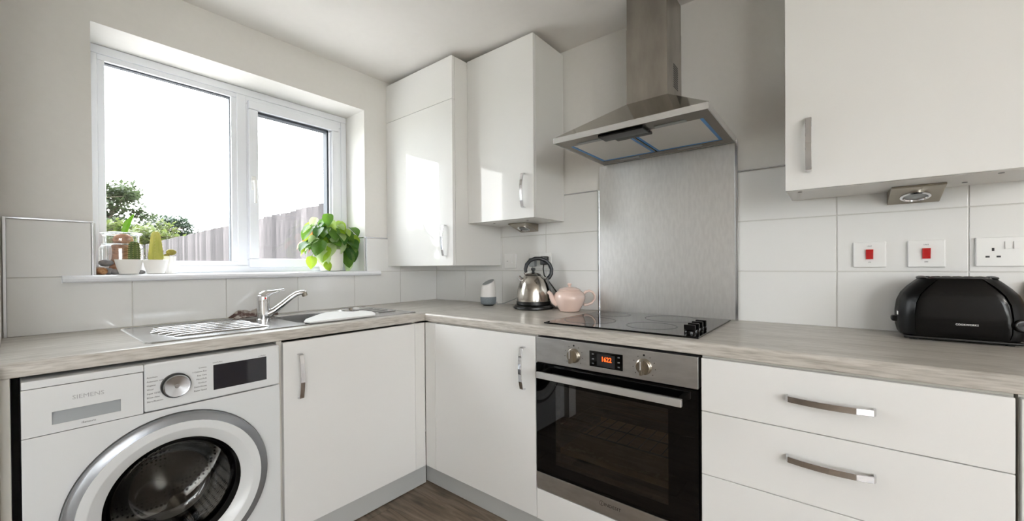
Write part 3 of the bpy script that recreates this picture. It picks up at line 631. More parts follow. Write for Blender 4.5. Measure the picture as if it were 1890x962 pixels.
b = BM(); box(b, C1X + .002, C2X - .001, -C2D, -C2D + .019, C2B - .001, C2T, .0015); dd = obj('door', b, 'gloss_white', c2); handle(dd, (.998, -C2D, 1.519), (0, 0, 1), (0, -1, 0))
c3 = thing('wall_cabinet', 'large white gloss wall cabinet at the upper right above the toaster', 'cabinet', (2.37, 0, 1.3866))
C3D, C3X, C3B = .2824, 2.0688, 1.3866
b = BM(); box(b, C3X, C3X + .6, -C3D + .020, -.009, C3B, C2T - .001, .001, 1); obj('body', b, 'satin_white', c3)
b = BM(); box(b, C3X, C3X + .599, -C3D, -C3D + .019, C3B - .001, C2T, .0015); dd = obj('door', b, 'gloss_white', c3); handle(dd, (2.131, -C3D, 1.527), (0, 0, 1), (0, -1, 0))
for x, y in ((2.105, -.225), (2.545, -.215), (2.50, -.09)):
    b = BM(); lathe(b, [(.006, 0), (.006, .0012)], (x, y, C3B - .0012), seg=14, cap0=True, cap1=True); obj('screw_cap', b, 'print_grey', c3)
for x, y in ((.72, -.2), (.95, -.2)):
    b = BM(); lathe(b, [(.006, 0), (.006, .0012)], (x, y, C2B - .0012), seg=14, cap0=True, cap1=True); obj('screw_cap', b, 'print_grey', c2)
# wedge shaped under-cabinet lamps
def wedge(xc, zt_, label, half=.062):
    t_ = thing('under_cabinet_light', label, 'light', (xc, -.06, zt_ - .045))
    b = BM(); y0, y1 = -.010, -.135; zb = zt_ - .044
    A = [(xc - half, y0, zt_ - .0005), (xc + half, y0, zt_ - .0005), (xc + half, y0, zb), (xc - half, y0, zb)]
    Bq = [(xc - half * .98, y1, zt_ - .0005), (xc + half * .98, y1, zt_ - .0005), (xc + half * .98, y1, zt_ - .006), (xc - half * .98, y1, zt_ - .006)]
    loft(b, [A, Bq]); bmesh.ops.bevel(b, geom=[e for e in b.edges], offset=.0015, segments=1, affect='EDGES'); obj('housing', b, 'nickel', t_, 30)
    nrm = Vector((0, -(zt_ - .006 - zb), -(y0 - y1))).normalized(); c = Vector((xc, (y0 + y1) / 2 + .005, (zt_ - .006 + zb) / 2 - .0015))
    b = BM(); lathe(b, [(.036, -.001), (.036, .004), (.030, .006), (.028, .002)], c, nrm, 32, True, False); obj('bezel', b, 'chrome', t_)
    b = BM(); lathe(b, [(.028, .001), (.0, .0025)], c, nrm, 32); obj('lens', b, 'recess_grey', t_)
wedge(2.397, C3B, 'brushed nickel wedge lamp under the right wall cabinet above the red switches')
wedge(.826, C2B, 'brushed nickel wedge lamp under the left wall cabinet above the kettle')

# ------------------------------------------------------------------ cooker hood
hood = thing('cooker_hood', 'stainless steel chimney cooker hood above the hob', 'cooker hood', (1.58, 0, 1.65))
HX0, HX1, HY, HZ0, HZ1 = 1.289, 1.880, -.482, 1.650, 1.672
KX0, KX1, KY, KZ = 1.490, 1.664, -.200, 1.848
b = BM()
for q in ((HX0, HX1, HY, HY + .004, HZ0, HZ1), (HX0, HX0 + .004, HY + .004, -.001, HZ0, HZ1), (HX1 - .004, HX1, HY + .004, -.001, HZ0, HZ1), (HX0 + .004, HX1 - .004, -.010, -.001, HZ0, HZ1)): box(b, *q)
obj('rim', b, 'handle_white_metal', hood)
b = BM(); loft(b, [[Vector(p) for p in ((HX0, HY, HZ1), (HX1, HY, HZ1), (HX1, -.001, HZ1), (HX0, -.001, HZ1))], [Vector(p) for p in ((KX0, KY, KZ), (KX1, KY, KZ), (KX1, -.001, KZ + .012), (KX0, -.001, KZ + .012))]], False, False); obj('canopy', b, 'steel_smooth', hood, 20)
b = BM(); box(b, KX0, KX1, KY, -.001, KZ - .002, 2.172, .001, 1); ch = obj('chimney', b, 'steel_hood', hood, 20)
b = BM(); box(b, KX0 + .0015, KX1 - .0015, KY + .0015, -.001, 2.17, ZC - .001, .001, 1); obj('chimney_extension', b, 'steel_hood', hood, 20)
for k in range(11):
    b = BM(); z = 1.905 + k * .0095; box(b, KX1 - .001, KX1 + .0006, -.115, -.055, z, z + .0055); obj('vent_slot', b, 'black_plastic', ch)
# underside: surround, two filters with blue film edges, control box
b = BM(); Z = 1.654
FYa, FYb = -.385, -.060; FXa, FXb, FXm = 1.315, 1.842, 1.573
for q in ((HX0 + .004, HX1 - .004, HY + .004, FYa, Z, Z + .004), (HX0 + .004, HX1 - .004, FYb, -.010, Z, Z + .004), (HX0 + .004, FXa, FYa, FYb, Z, Z + .004), (FXb, HX1 - .004, FYa, FYb, Z, Z + .004)): box(b, *q)
obj('underside', b, 'hood_under', hood)
for xa, xb in ((FXa, FXm - .006), (FXm + .006, FXb)):
    b = BM(); box(b, xa, xb, FYa - .01, FYb, Z + .002, Z + .008); fi = obj('grease_filter', b, 'filter_mesh', hood)
    b = BM(); box(b, xa, xb, FYb - .014, FYb - .006, Z + .0005, Z + .002); obj('film_strip', b, 'blue_film', fi)
    b = BM(); xs = xa if xa < 1.5 else xb - .012; box(b, xs, xs + .012, FYa, FYb - .006, Z + .0005, Z + .002); obj('film_strip', b, 'blue_film', fi)
    b = BM(); xs = xb - .010 if xa < 1.5 else xa; box(b, xs, xs + .010, FYa, FYb - .006, Z + .0005, Z + .002); obj('film_strip', b, 'blue_film', fi)
    b = BM(); xm = (xa + xb) / 2; box(b, xm - .05, xm + .05, FYb + .002, FYb + .018, Z - .004, Z + .001, .002); obj('filter_catch', b, 'recess_grey', fi)
for x in (1.415, 1.735):
    b = BM(); box(b, x - .055, x + .055, FYa - .028, FYa - .004, Z - .003, Z + .001, .003); obj('lamp_cover', b, 'recess_grey', hood)
b = BM(); box(b, 1.478, 1.655, -.458, -.388, Z - .012, Z + .001, .004); cbx = obj('control_box', b, 'black_gloss', hood)
b = BM(); box(b, 1.515, 1.655, -.384, -.352, Z - .009, Z + .001, .003); obj('control_cover', b, 'black_plastic', cbx)
for k in range(5):
    b = BM(); x = 1.535 + k * .025; box(b, x, x + .008, -.3845, -.382, Z - .007, Z - .003); obj('push_button', b, 'print_grey', cbx)

# ------------------------------------------------------------------ switches and sockets
def plate(name, x0, x1, z0, z1, label, cat, group=None):
    t_ = thing(name, label, cat, ((x0 + x1) / 2, -TT, (z0 + z1) / 2), group)
    b = BM(); box(b, x0, x1, -TT - .0095, -TT, z0, z1, .0025, 3); obj('face_plate', b, 'white_plastic', t_); return t_
FY = -TT - .0095
for x0, x1, lb in ((2.247, 2.333, 'white cooker switch with red rocker nearer the hob'), (2.385, 2.471, 'white cooker switch with red rocker beside the double socket')):
    s = plate('cooker_switch', x0, x1, 1.130, 1.219, lb, 'switch'); xc = (x0 + x1) / 2
    b = BM(); extr(b, [(FY, 1.158), (FY - .004, 1.158), (FY - .0085, 1.192), (FY, 1.192)], 'x', xc - .0095, xc + .0095); obj('rocker', b, 'red_switch', s)
    text('lettering', 'UNIT', .0055, (xc, FY - .0003, 1.2035), UH, 'print_grey', s); text('lettering', 'ON', .0055, (xc, FY - .0003, 1.1475), UH, 'print_grey', s)
def holes(s, xc, zc):
    for dx, dz, w, h in ((0, .0115, .005, .009), (-.0110, -.0105, .0085, .0055), (.0110, -.0105, .0085, .0055)):
        b = BM(); box(b, xc + dx - w / 2, xc + dx + w / 2, FY - .0005, FY + .001, zc + dz - h / 2, zc + dz + h / 2); obj('pin_slot', b, 'print_dark', s)
def rocker(s, xc, zc, w=.013, h=.022):
    b = BM(); extr(b, [(FY, zc - h / 2), (FY - .005, zc - h / 2), (FY - .0025, zc + h / 2), (FY, zc + h / 2)], 'x', xc - w / 2, xc + w / 2); obj('rocker', b, 'white_plastic', s)
s = plate('double_socket', 2.535, 2.681, 1.132, 1.221, 'white double power socket above the toaster', 'socket')
for xc in (2.570, 2.646): holes(s, xc, 1.172)
rocker(s, 2.5995, 1.196); rocker(s, 2.6165, 1.196)
s = plate('fused_switch', .640, .728, 1.129, 1.216, 'white single switch plate left of the kettle', 'switch'); rocker(s, .69, 1.172, .02, .026)
text('lettering', 'ON', .006, (.664, FY - .0003, 1.172), UH, 'print_grey', s)
s = plate('double_socket', .829, .975, 1.128, 1.215, 'white double power socket behind the kettle', 'socket')
rocker(s, .893, 1.19); rocker(s, .911, 1.19)
pk = thing('power_plug', 'black mains plug of the kettle in the wall socket', 'plug', (.94, FY - .001, 1.17))
b = BM(); box(b, .918, .964, FY - .028, FY - .0008, 1.148, 1.196, .006, 3); obj('plug_body', b, 'black_plastic', pk)
b = BM(); tube(b, [(.941, FY - .022, 1.152), (.941, FY - .026, 1.125), (.945, -.04, 1.09), (.985, -.033, 1.04), (1.035, -.030, .98), (1.05, -.035, .93), (1.045, -.05, .9135)], .0036, 8); obj('cord', b, 'black_plastic', pk)
pk = thing('power_plug', 'grey adapter plug of the smart speaker in the wall socket', 'plug', (.86, FY - .001, 1.16))
b = BM(); box(b, .842, .882, FY - .030, FY - .0008, 1.138, 1.188, .006, 3); obj('plug_body', b, 'recess_grey', pk)
b = BM(); tube(b, [(.862, FY - .02, 1.142), (.858, -.03, 1.10), (.842, -.022, 1.03), (.80, -.020, .985), (.72, -.022, .945), (.66, -.04, .921), (.628, -.075, .9135), (.635, -.085, .93)], .0022, 8); obj('cord', b, 'recess_grey', pk)

# ------------------------------------------------------------------ kettle, teapot, speaker
KC = Vector((.928, -.122, WT)); HRT = Vector((RT.x, RT.y, 0)).normalized(); HFW = Vector((FW.x, FW.y, 0)).normalized()
kt = thing('kettle', 'dome-shaped steel kettle with black arched handle on its base', 'kettle', KC)
b = BM(); lathe(b, [(.100, .0005), (.108, .006), (.107, .014), (.098, .022), (.0, .022)], KC, seg=48, cap0=True); obj('power_base', b, 'black_plastic', kt)
b = BM(); lathe(b, [(.088, .0225), (.0915, .026), (.0915, .042), (.089, .0435)], KC, seg=48, cap0=True); obj('lower_band', b, 'black_plastic', kt)
b = BM(); lathe(b, [(.089, .0435), (.0895, .052), (.0885, .075), (.085, .105), (.077, .135), (.066, .158), (.052, .176), (.042, .184)], KC, seg=48, cap1=True); obj('body', b, 'kettle_steel', kt, 60)
b = BM(); lathe(b, [(.0425, .184), (.040, .188), (.025, .1945), (.012, .197), (.0, .198)], KC, seg=36); ld = obj('lid', b, 'kettle_steel', kt)
b = BM(); lathe(b, [(.007, .197), (.0075, .205), (.012, .211), (.012, .219), (.008, .222), (.0, .2225)], KC, seg=24); obj('lid_knob', b, 'charcoal_handle', ld)
def kp(a, h, o=0): return KC + HRT * a + Vector((0, 0, h)) + HFW * o
b = BM(); arc = [kp(-.040, .196), kp(-.042, .215), kp(-.035, .240), kp(-.016, .262), kp(.012, .2725), kp(.040, .272), kp(.067, .261), kp(.089, .241), kp(.100, .214), kp(.098, .188), kp(.087, .170), kp(.074, .160)]
tube(b, arc, [.0085, .0095] + [.0105] * 8 + [.0115, .010], 14); obj('handle', b, 'charcoal_handle', kt)
b = BM(); tube(b, [kp(-.035, .175), kp(-.048, .198)], .006, 10); tube(b, [kp(.055, .155), kp(.072, .168)], .007, 10); obj('handle_mount', b, 'chrome', kt)
b = BM(); tube(b, [kp(-.055, .150), kp(-.068, .163), kp(-.079, .176)], [.016, .012, .009], 16, True); obj('spout', b, 'chrome', kt)
b = BM(); strap(b, [kp(.072, .165, -.02), kp(.084, .13, -.025), kp(.0905, .09, -.025), kp(.0925, .045, -.025)], HFW, .022, .008); obj('rear_strip', b, 'black_plastic', kt)

TC = Vector((1.150, -.118, WT))
te = thing('teapot', 'pale pink ceramic teapot with lid beside the kettle', 'teapot', TC)
b = BM(); lathe(b, [(.048, .001), (.050, .004), (.058, .018), (.070, .038), (.0785, .062), (.079, .078), (.072, .094), (.058, .104), (.053, .106), (.052, .104)], TC, seg=48, cap0=True, cap1=True); obj('body', b, 'teapot_pink', te, 60)
b = BM(); lathe(b, [(.055, .106), (.056, .109), (.050, .115), (.034, .121), (.012, .124), (.007, .125), (.006, .130), (.0105, .136), (.0105, .140), (.006, .143), (.0, .1435)], TC, seg=40, cap0=True); obj('lid', b, 'teapot_pink', te, 60)
def tq(a, h): return TC + HRT * a + Vector((0, 0, h))
b = BM(); tube(b, [tq(-.060, .045), tq(-.080, .055), tq(-.090, .072), tq(-.097, .090), tq(-.110, .102)], [.024, .018, .0135, .010, .0085], 16); obj('spout', b, 'teapot_pink', te, 60)
b = BM(); tube(b, [tq(.070, .086), tq(.082, .098), tq(.100, .104), tq(.118, .097), tq(.129, .080), tq(.128, .060), tq(.114, .042), tq(.094, .034), tq(.072, .032)], [.008, .0068, .006, .006, .006, .006, .006, .006, .007], 12); obj('handle', b, 'teapot_pink', te, 60)

SP = Vector((.608, -.130, WT))
so = thing('smart_speaker', 'small white and grey smart speaker with slanted top in the corner', 'speaker', SP)
b = BM(); lathe(b, [(.030, .0005), (.031, .004), (.038, .008)], SP, seg=36, cap0=True); obj('foot', b, 'black_plastic', so)
b = BM(); lathe(b, [(.038, .008), (.0445, .013), (.047, .03), (.047, .048), (.0465, .052)], SP, seg=36); obj('fabric_base', b, 'speaker_fabric', so, 60)
b = BM(); rings = []
for r, h in ((.0465, .052), (.0455, .07), (.0425, .10), (.039, .125), (.0375, .135), (.034, .138)):
    ring = []
    for k in range(36):
        a = 2 * math.pi * k / 36; d = Vector((math.cos(a), math.sin(a), 0)); w_ = max(0, (h - .085) / .05); hh = h + w_ * (.012 * d.dot(HRT) + .010 * d.dot(HFW)); ring.append(SP + d * r + Vector((0, 0, hh)))
    rings.append(ring)
loft(b, rings, False, False); obj('shell', b, 'speaker_white', so, 60)
b = BM(); bmf = [v + Vector((0, 0, -.0005)) for v in rings[-1]]; loft(b, [bmf, [p + Vector((0, 0, .0006)) for p in bmf]]); obj('touch_top', b, 'recess_grey', so)

# ------------------------------------------------------------------ toaster
TS = Vector((2.478, -.105, WT))
ts = thing('toaster', 'black two-slice toaster on the worktop below the switches', 'toaster', TS)
lv = [(.010, .112, .066, .03), (.016, .122, .073, .035), (.035, .126, .078, .04), (.08, .1275, .080, .045), (.115, .124, .079, .05), (.140, .115, .076, .05), (.160, .101, .071, .05), (.176, .086, .064, .045), (.186, .076, .056, .04), (.190, .069, .048, .035)]
b = BM(); loft(b, [rrect(TS.x, TS.y, hx, hy, r, WT + z, 6) for z, hx, hy, r in lv]); body = obj('body', b, 'black_gloss', ts, 60)
for sx in (-1, 1):
    b = BM(); rg = []
    for z, hx, hy, r in lv[1:-1]:
        q = rrect(TS.x, TS.y, hx + .0022, hy + .0018, r, WT + z, 6); rg.append([p for p in (q[0:7] + q[21:28] if False else q)])
    sel = []
    for q in rg:
        e = sorted([p for p in q if (p.x - TS.x) * sx > 0], key=lambda p: p.y); xlim = max(abs(p.x - TS.x) for p in e) - .034
        e = [p if abs(p.x - TS.x) > xlim else Vector((TS.x + sx * xlim, p.y, p.z)) for p in e]; sel.append(e)
    loft(b, sel, False, False, closed=False); bmesh.ops.solidify(b, geom=b.faces[:], thickness=.0012); obj('end_cap', b, 'black_plastic', ts, 60)
for dy in (-.024, .024):
    b = BM(); box(b, TS.x - .062, TS.x + .062, TS.y + dy - .012, TS.y + dy + .012, WT + .1895, WT + .1915, .0008, 1); sl = obj('bread_slot', b, 'dark_rubber', body)
    for k in range(6):
        b = BM(); x = TS.x - .055 + k * .022; tube(b, [(x, TS.y + dy - .011, WT + .192), (x, TS.y + dy + .011, WT + .192)], .0008, 6); obj('guide_wire', b, 'nickel', sl)
for sx in (-1, 1):
    b = BM(); blob(b, (TS.x + sx * .072, TS.y, WT + .188), (.012, .045, .006), 2); obj('shoulder', b, 'black_plastic', ts)
b = BM(); box(b, TS.x - .118, TS.x + .118, TS.y - .068, TS.y + .068, WT + .004, WT + .012, .003); obj('base', b, 'black_plastic', ts)
for dx in (-.095, .095):
    for dy in (-.05, .05):
        b = BM(); lathe(b, [(.009, .0003), (.010, .006)], (TS.x + dx, TS.y + dy, WT), seg=16, cap0=True, cap1=True); obj('foot', b, 'dark_rubber', ts)
b = BM(); box(b, TS.x - .142, TS.x - .122, TS.y - .022, TS.y + .010, WT + .048, WT + .066, .006, 3); obj('lever', b, 'black_plastic', ts)
b = BM(); box(b, TS.x - .1305, TS.x - .1292, TS.y - .055, TS.y - .030, WT + .073, WT + .083); obj('sticker', b, 'print_white', ts)
text('lettering', 'COOKWORKS', .0075, (TS.x + .010, TS.y - .0806, WT + .055), UH, 'print_white', body, sx=.9)
b = BM(); lathe(b, [(.018, 0), (.017, .010), (.012, .013)], (TS.x + .108, TS.y - .072, WT + .060), (.35, -.94, 0), 24, True, True); kn = obj('browning_knob', b, 'black_gloss', ts)
for k in range(5):
    a = math.radians(120 + k * 45); b = BM(); lathe(b, [(.0014, 0), (.0012, .0008)], (TS.x + .104 + .024 * math.cos(a), TS.y - .0745, WT + .060 + .024 * math.sin(a)), (.3, -.95, 0), 8, True, True); obj('dial_mark', b, 'print_white', body)
# wooden board leaning on the tiles past the toaster
b = BM(); loft(b, [[Vector(p) for p in ((2.635, -.085, WT + .0005), (2.93, -.085, WT + .0005), (2.93, -.067, WT + .0005), (2.635, -.067, WT + .0005))], [Vector(p) for p in ((2.635, -.034, WT + .178), (2.93, -.034, WT + .178), (2.93, -.016, WT + .178), (2.635, -.016, WT + .178))]])
bmesh.ops.bevel(b, geom=[e for e in b.edges], offset=.004, segments=2, affect='EDGES'); tag(obj('chopping_board', b, 'board_wood', None, 40, origin=(2.78, -.07, WT)), 'wooden board leaning on the tiles right of the toaster', 'board')

# ------------------------------------------------------------------ things on the sill
def bowl_pot(c, label, r=.043, h=.060):
    t_ = thing('cactus_pot', label, 'potted plant', c); b = BM()
    lathe(b, [(r * .58, .0005), (r * .68, .003), (r * .86, h * .5), (r, h), (r * .95, h + .0005), (r * .92, h * .85)], c, seg=36, cap0=True); obj('pot', b, 'pot_white', t_)
    b = BM(); lathe(b, [(r * .93, h * .86), (r * .5, h * .9), (0, h * .9)], c, seg=24); obj('soil', b, 'soil', t_); return t_
def cactus(t_, c, r, h, ribs, mat, amp=.13, taper=.8):
    b = BM(); pf = [(r * .85, 0), (r, h * .15), (r * (1 + taper) / 2 * 1.04, h * .5), (r * taper, h * .86), (r * taper * .8, h * .95), (r * taper * .4, h * .995), (.0005, h)]
    lathe(b, pf, c, seg=ribs * 6, mod=lambda a, hh: 1 + amp * math.cos(ribs * a)); st_ = obj('stem', b, mat, t_, 60)
    b = BM(); c = Vector(c)
    for k in range(ribs):
        a = 2 * math.pi * k / ribs + math.pi / 2 * 0
        for j in range(9):
            f = .1 + j * .1; u, v = frame_of((0, 0, 1)); rr_ = r * (1 + (taper - 1) * f) * (1 + amp); p = c + (u * math.cos(a) + v * math.sin(a)) * rr_ + Vector((0, 0, h * f)); d = (u * math.cos(a) + v * math.sin(a))
            for s in (-1, 1): tube(b, [p - d * .001, p + d * .004 + Vector((-d.y, d.x, .5)) * (s * .003)], [.0006, .0002], 3)
    o = obj('spines', b, 'spine', st_, 0); o['kind'] = 'stuff'; return st_
p1 = Vector((-.014, -1.611, SILL)); t1 = bowl_pot(p1, 'short dark green cactus in a small white bowl pot in front of the jar'); cactus(t1, p1 + Vector((.002, .016, .052)), .0165, .082, 10, 'cactus_green', taper=.9)
p2 = Vector((-.045, -1.523, SILL)); t2 = bowl_pot(p2, 'tall yellow-green column cactus in a small white bowl pot', .042); cactus(t2, p2 + Vector((0, .002, .052)), .0225, .130, 5, 'cactus_yellow', .2, .62)
p3 = Vector((-.125, -1.476, SILL)); t3 = thing('cactus_pot', 'prickly pear with two brown pads in a fluted white pot', 'potted plant', p3)
b = BM(); lathe(b, [(.030, .0005), (.033, .004), (.038, .074), (.038, .078), (.034, .078), (.033, .066)], p3, seg=72, cap0=True, mod=lambda a, h: 1 + .025 * math.cos(18 * a)); obj('pot', b, 'pot_white', t3, 60)
b = BM(); lathe(b, [(.033, .067), (0, .07)], p3, seg=24); obj('soil', b, 'soil', t3)
for c, s in (((0, -.020, .098), (.008, .014, .022)), ((.004, .020, .096), (.009, .019, .014)), ((0, .004, .078), (.008, .012, .012))):
    b = BM(); blob(b, p3 + Vector(c), s, 3); obj('pad', b, 'cactus_pear', t3, 80)
# glass jar with a bulb
jc = Vector((-.132, -1.618, SILL)); JR = .069
jr = thing('glass_jar', 'wide clear glass jar with a rooted bulb inside at the left of the sill', 'jar', jc)
b = BM(); lathe(b, [(.0, .0008), (JR - .006, .0008), (JR, .008), (JR, .105), (JR - .004, .118), (JR - .012, .126), (JR - .012, .158), (JR - .006, .166), (JR - .006, .172), (JR - .010, .172)], jc, seg=56); obj('glass', b, 'jar_glass', jr, 60)
for rr_, hh_, q_ in ((JR - .006, .170, .004), (JR - .009, .124, .003)):
    b = BM(); tube(b, [jc + Vector((rr_ * math.cos(a), rr_ * math.sin(a), hh_)) for a in [2 * math.pi * k / 40 for k in range(41)]], q_, 8, False); obj('rim', b, 'jar_rim', jr, 60)
bb = thing('sprouting_bulb', 'brown rooted bulb with a bright green leaf growing out of the glass jar', 'plant', jc + Vector((0, 0, .004)))
c = jc + Vector((.0, .006, .004))
b = BM(); lathe(b, [(.042, .002), (.044, .02), (.036, .045), (.034, .085), (.034, .115), (.030, .124)], c, seg=28, cap0=True, cap1=True, mod=lambda a, h: 1 + .08 * math.sin(5 * a + 60 * h) + .05 * math.sin(9 * a - 90 * h)); obj('root_mass', b, 'bulb_roots', bb, 70)
b = BM(); lathe(b, [(.020, .122), (.031, .130), (.033, .142), (.029, .154), (.018, .163), (.006, .168)], c, seg=28, cap1=True); obj('bulb', b, 'bulb_roots', bb, 70)
b = BM(); L0 = [(0, .150, .006), (.004, .175, .0095), (.010, .200, .012), (.018, .222, .0105), (.030, .246, .005), (.036, .256, .0006)]
rg = []
for dy, h, w in L0: rg.append([c + Vector((x, dy + y, h)) for x, y in ((-w * .3, -w), (w * .25, 0), (-w * .3, w), (-w * .55, 0))])
loft(b, rg); obj('leaf', b, 'leaf_bright', bb, 60)
# stones and a cork
rs = random.Random(5)
stn = [(-.050, -1.668, .017, 'pebble', 'grey oval stone lying against the jar, behind the cork'), (-.082, -1.690, .020, 'pebble_warm', 'warm beige stone next to the window recess side'), (-.046, -1.650, .014, 'pebble', 'small dark grey stone touching the short cactus pot'), (-.060, -1.566, .011, 'pebble', 'small grey stone between the two white bowl pots')]
for x, y, s, mt, lb in stn:
    b = BM(); blob(b, (x, y, SILL + s * .8), (s, s * 1.15, s * .8), 3, .05, rs); bmesh.ops.smooth_vert(b, verts=b.verts, factor=.5); tag(obj('stone', b, mt, None, 80, origin=(x, y, SILL)), lb, 'stone')
b = BM(); blob(b, (-.064, -1.672, SILL + .047), (.018, .022, .014), 3, .05, rs); bmesh.ops.smooth_vert(b, verts=b.verts, factor=.5); tag(obj('stone', b, 'pebble', None, 80, origin=(-.064, -1.672, SILL + .03)), 'grey stone resting on top of the other stones', 'stone')
b = BM(); lathe(b, [(.0, 0), (.0125, 0), (.0135, .003), (.0135, .032), (.0125, .035), (0, .035)], (-.008, -1.684, SILL + .0140), (-.92, -.3, 0), 24); tag(obj('cork', b, 'cork', None, 60, origin=(-.02, -1.686, SILL)), 'round brown cork lying at the left end of the sill', 'cork')
# trailing plant
pc = Vector((-.100, -.722, SILL)); pp = thing('potted_plant', 'leafy green trailing houseplant in a round white pot on the right of the sill', 'potted plant', pc)
b = BM(); lathe(b, [(.050, .0005), (.058, .004), (.064, .03), (.066, .08), (.066, .126), (.063, .128), (.061, .118)], pc, seg=44, cap0=True); obj('pot', b, 'pot_white', pp)
b = BM(); lathe(b, [(.061, .116), (.03, .12), (0, .121)], pc, seg=28); obj('soil', b, 'soil', pp)
def leafmesh(name, cup, mat):
    n = 9; vs = []; fs = []
    for i in range(n):
        t = i / (n - 1); w = 1.22 * t ** .5 * (1 - t) ** .95 + .004
        zc = -.22 * t * t
        for s in (-1, -.5, 0, .5, 1): vs.append((s * w, t - .10 * abs(s) * (1 - t) * (2.2 if t < .3 else .4), zc + cup * abs(s) * w))
    for i in range(n - 1):
        for j in range(4): fs.append((i * 5 + j, i * 5 + j + 1, (i + 1) * 5 + j + 1, (i + 1) * 5 + j))
    me = bpy.data.meshes.new(name); me.from_pydata(vs, [], fs); me.materials.append(MATS[mat]); [setattr(p_, 'use_smooth', True) for p_ in me.polygons]; return me
LM = {k: leafmesh('leaf_' + k, .35, m_) for k, m_ in (('g', 'leaf_green'), ('l', 'leaf_lime'), ('p', 'leaf_pale'), ('d', 'leaf_dark'), ('o', 'leaf_orange'))}
rl_ = random.Random(11); top = Vector((0, 0, .122))
def add_leaf(pos, dirv, nrm, size, kind, petiole=True):
    d = Vector(dirv).normalized(); nv = Vector(nrm); nv = (nv - d * nv.dot(d)).normalized(); xx = d.cross(nv)
    o = bpy.data.objects.new('leaf', LM[kind]); COL.objects.link(o); o.parent = pp
    mm = Matrix((xx * size * .95, d * size, nv * size)).transposed().to_4x4(); mm.translation = Vector(pos); o.matrix_local = mm
    return o
stems = BM()
for k in range(84):
    az = rl_.uniform(0, 2 * math.pi); el = rl_.uniform(.05, 1.35); rad = rl_.uniform(.07, .155)
    d = Vector((math.cos(az) * math.cos(el), math.sin(az) * math.cos(el), math.sin(el)))
    pos = top + Vector((d.x * rad * .75, d.y * rad * 1.25, d.z * rad * 1.25 + .015))
    pos.x = max(pos.x, -.055); pos.y = min(pos.y, .095)
    outw = Vector((d.x if d.x > 0 else d.x * .1, d.y if pos.y < .05 else min(d.y, .1), -.55 + rl_.uniform(-.4, .3)))
    nr = Vector((d.x * .5 + .35, d.y * .5 - .25, .9)) + Vector((rl_.uniform(-.5, .5), rl_.uniform(-.5, .5), rl_.uniform(-.3, .3)))
    kd = rl_.choice('gglldppdlg'); kd = 'o' if (pos.y < -.05 and pos.z > .17 and rl_.random() < .35) else kd
    add_leaf(pos, outw, nr, rl_.uniform(.055, .088), kd)
    base = top + Vector((d.x * .03, d.y * .03, -.003)); mid = (base + pos) / 2 + Vector((0, 0, .02)); tube(stems, [pc + base, pc + mid, pc + pos], .0013, 5)
for pos, dv, nr, s, kd in (((.04, -.135, .075), (.15, -.1, -1), (1, -.3, .1), .062, 'l'), ((.05, -.075, .105), (.1, .1, -1), (1, -.4, .2), .085, 'p'), ((.055, -.06, .045), (.1, .4, -.7), (1, -.3, .4), .05, 'l'),
    ((.02, .085, .10), (.1, .25, -1), (1, -.2, .1), .085, 'g'), ((.0, .10, .06), (.2, .0, -1), (1, .2, .1), .07, 'p'), ((.03, .10, .13), (.1, .5, -1), (1, -.2, .3), .085, 'd'), ((.02, .06, .22), (.25, .9, -.2), (.3, 0, 1), .07, 'g'),
    ((.05, -.03, .15), (.3, -.2, -1), (1, -.3, .4), .07, 'p'), ((.055, .03, .165), (.2, -.2, -.9), (1, -.4, .5), .07, 'p'), ((.05, -.085, .165), (.1, -.5, -.9), (.8, -.5, .6), .085, 'g'), ((.05, -.06, .13), (.1, -.4, -1), (.8, -.5, .6), .085, 'l')):
    add_leaf(pos, dv, nr, s, kd); q = Vector(pos); tube(stems, [pc + top + Vector((q.x * .5, q.y * .4, 0)), pc + Vector((q.x * .85, q.y * .8, max(q.z, .125) + .01)), pc + q], .0014, 5)
obj('stems', stems, 'leaf_lime', pp)

# ------------------------------------------------------------------ outside
GZ = -.15
b = BM(); box(b, -60, 40, -40, 40, GZ - .1, GZ); gr = struct('ground', b, 'grass')
b = BM(); box(b, -.4, 12, RY - 7, RY - .22, GZ, GZ + .06); box(b, RX + .22, 12, RY - .22, 8, GZ, GZ + .06); box(b, -9, -.34, -6, -.02, GZ, GZ + .06); struct('bounce_paving', b, 'paving')  # unseen paving added to bounce daylight indoors without a green tint
FT = 1.78
def fence(a, c, label, pitch=.14):
    a, c = Vector((*a, GZ)), Vector((*c, GZ)); d = (c - a).normalized(); nn = Vector((-d.y, d.x, 0)); n = int((c - a).length / pitch)
    t_ = thing('garden_fence', label, 'fence', (a + c) / 2)
    me = bpy.data.meshes.new('board'); bm = BM(); box(bm, -.074, .074, -.008, .008, 0, FT - GZ, .003, 1); bm.to_mesh(me); bm.free(); me.materials.append(MATS['fence_timber'])
    ang = math.atan2(d.y, d.x)
    for k in range(n):
        o = bpy.data.objects.new('board', me); COL.objects.link(o); o.parent = t_; p = a + d * (pitch * (k + .5)) - t_.location; o.location = p + Vector((0, 0, random.uniform(-.012, .012))); o.rotation_euler = (0, 0, ang + .2)
    for z in (.35, 1.45):
        b = BM(); m0, m1 = a - nn * .075, c - nn * .075; loft(b, [[m0 + Vector((0, 0, z)), m0 + nn * .04 + Vector((0, 0, z)), m0 + nn * .04 + Vector((0, 0, z + .07)), m0 + Vector((0, 0, z + .07))], [m1 + Vector((0, 0, z)), m1 + nn * .04 + Vector((0, 0, z)), m1 + nn * .04 + Vector((0, 0, z + .07)), m1 + Vector((0, 0, z + .07))]]); obj('rail', b, 'fence_timber', t_)
fence((-.75, .06), (-12.0, .34), 'weathered grey timber board fence running away from the window')
fence((-12.1, .32), (-12.4, -7.0), 'timber board fence across the end of the garden behind the cacti')
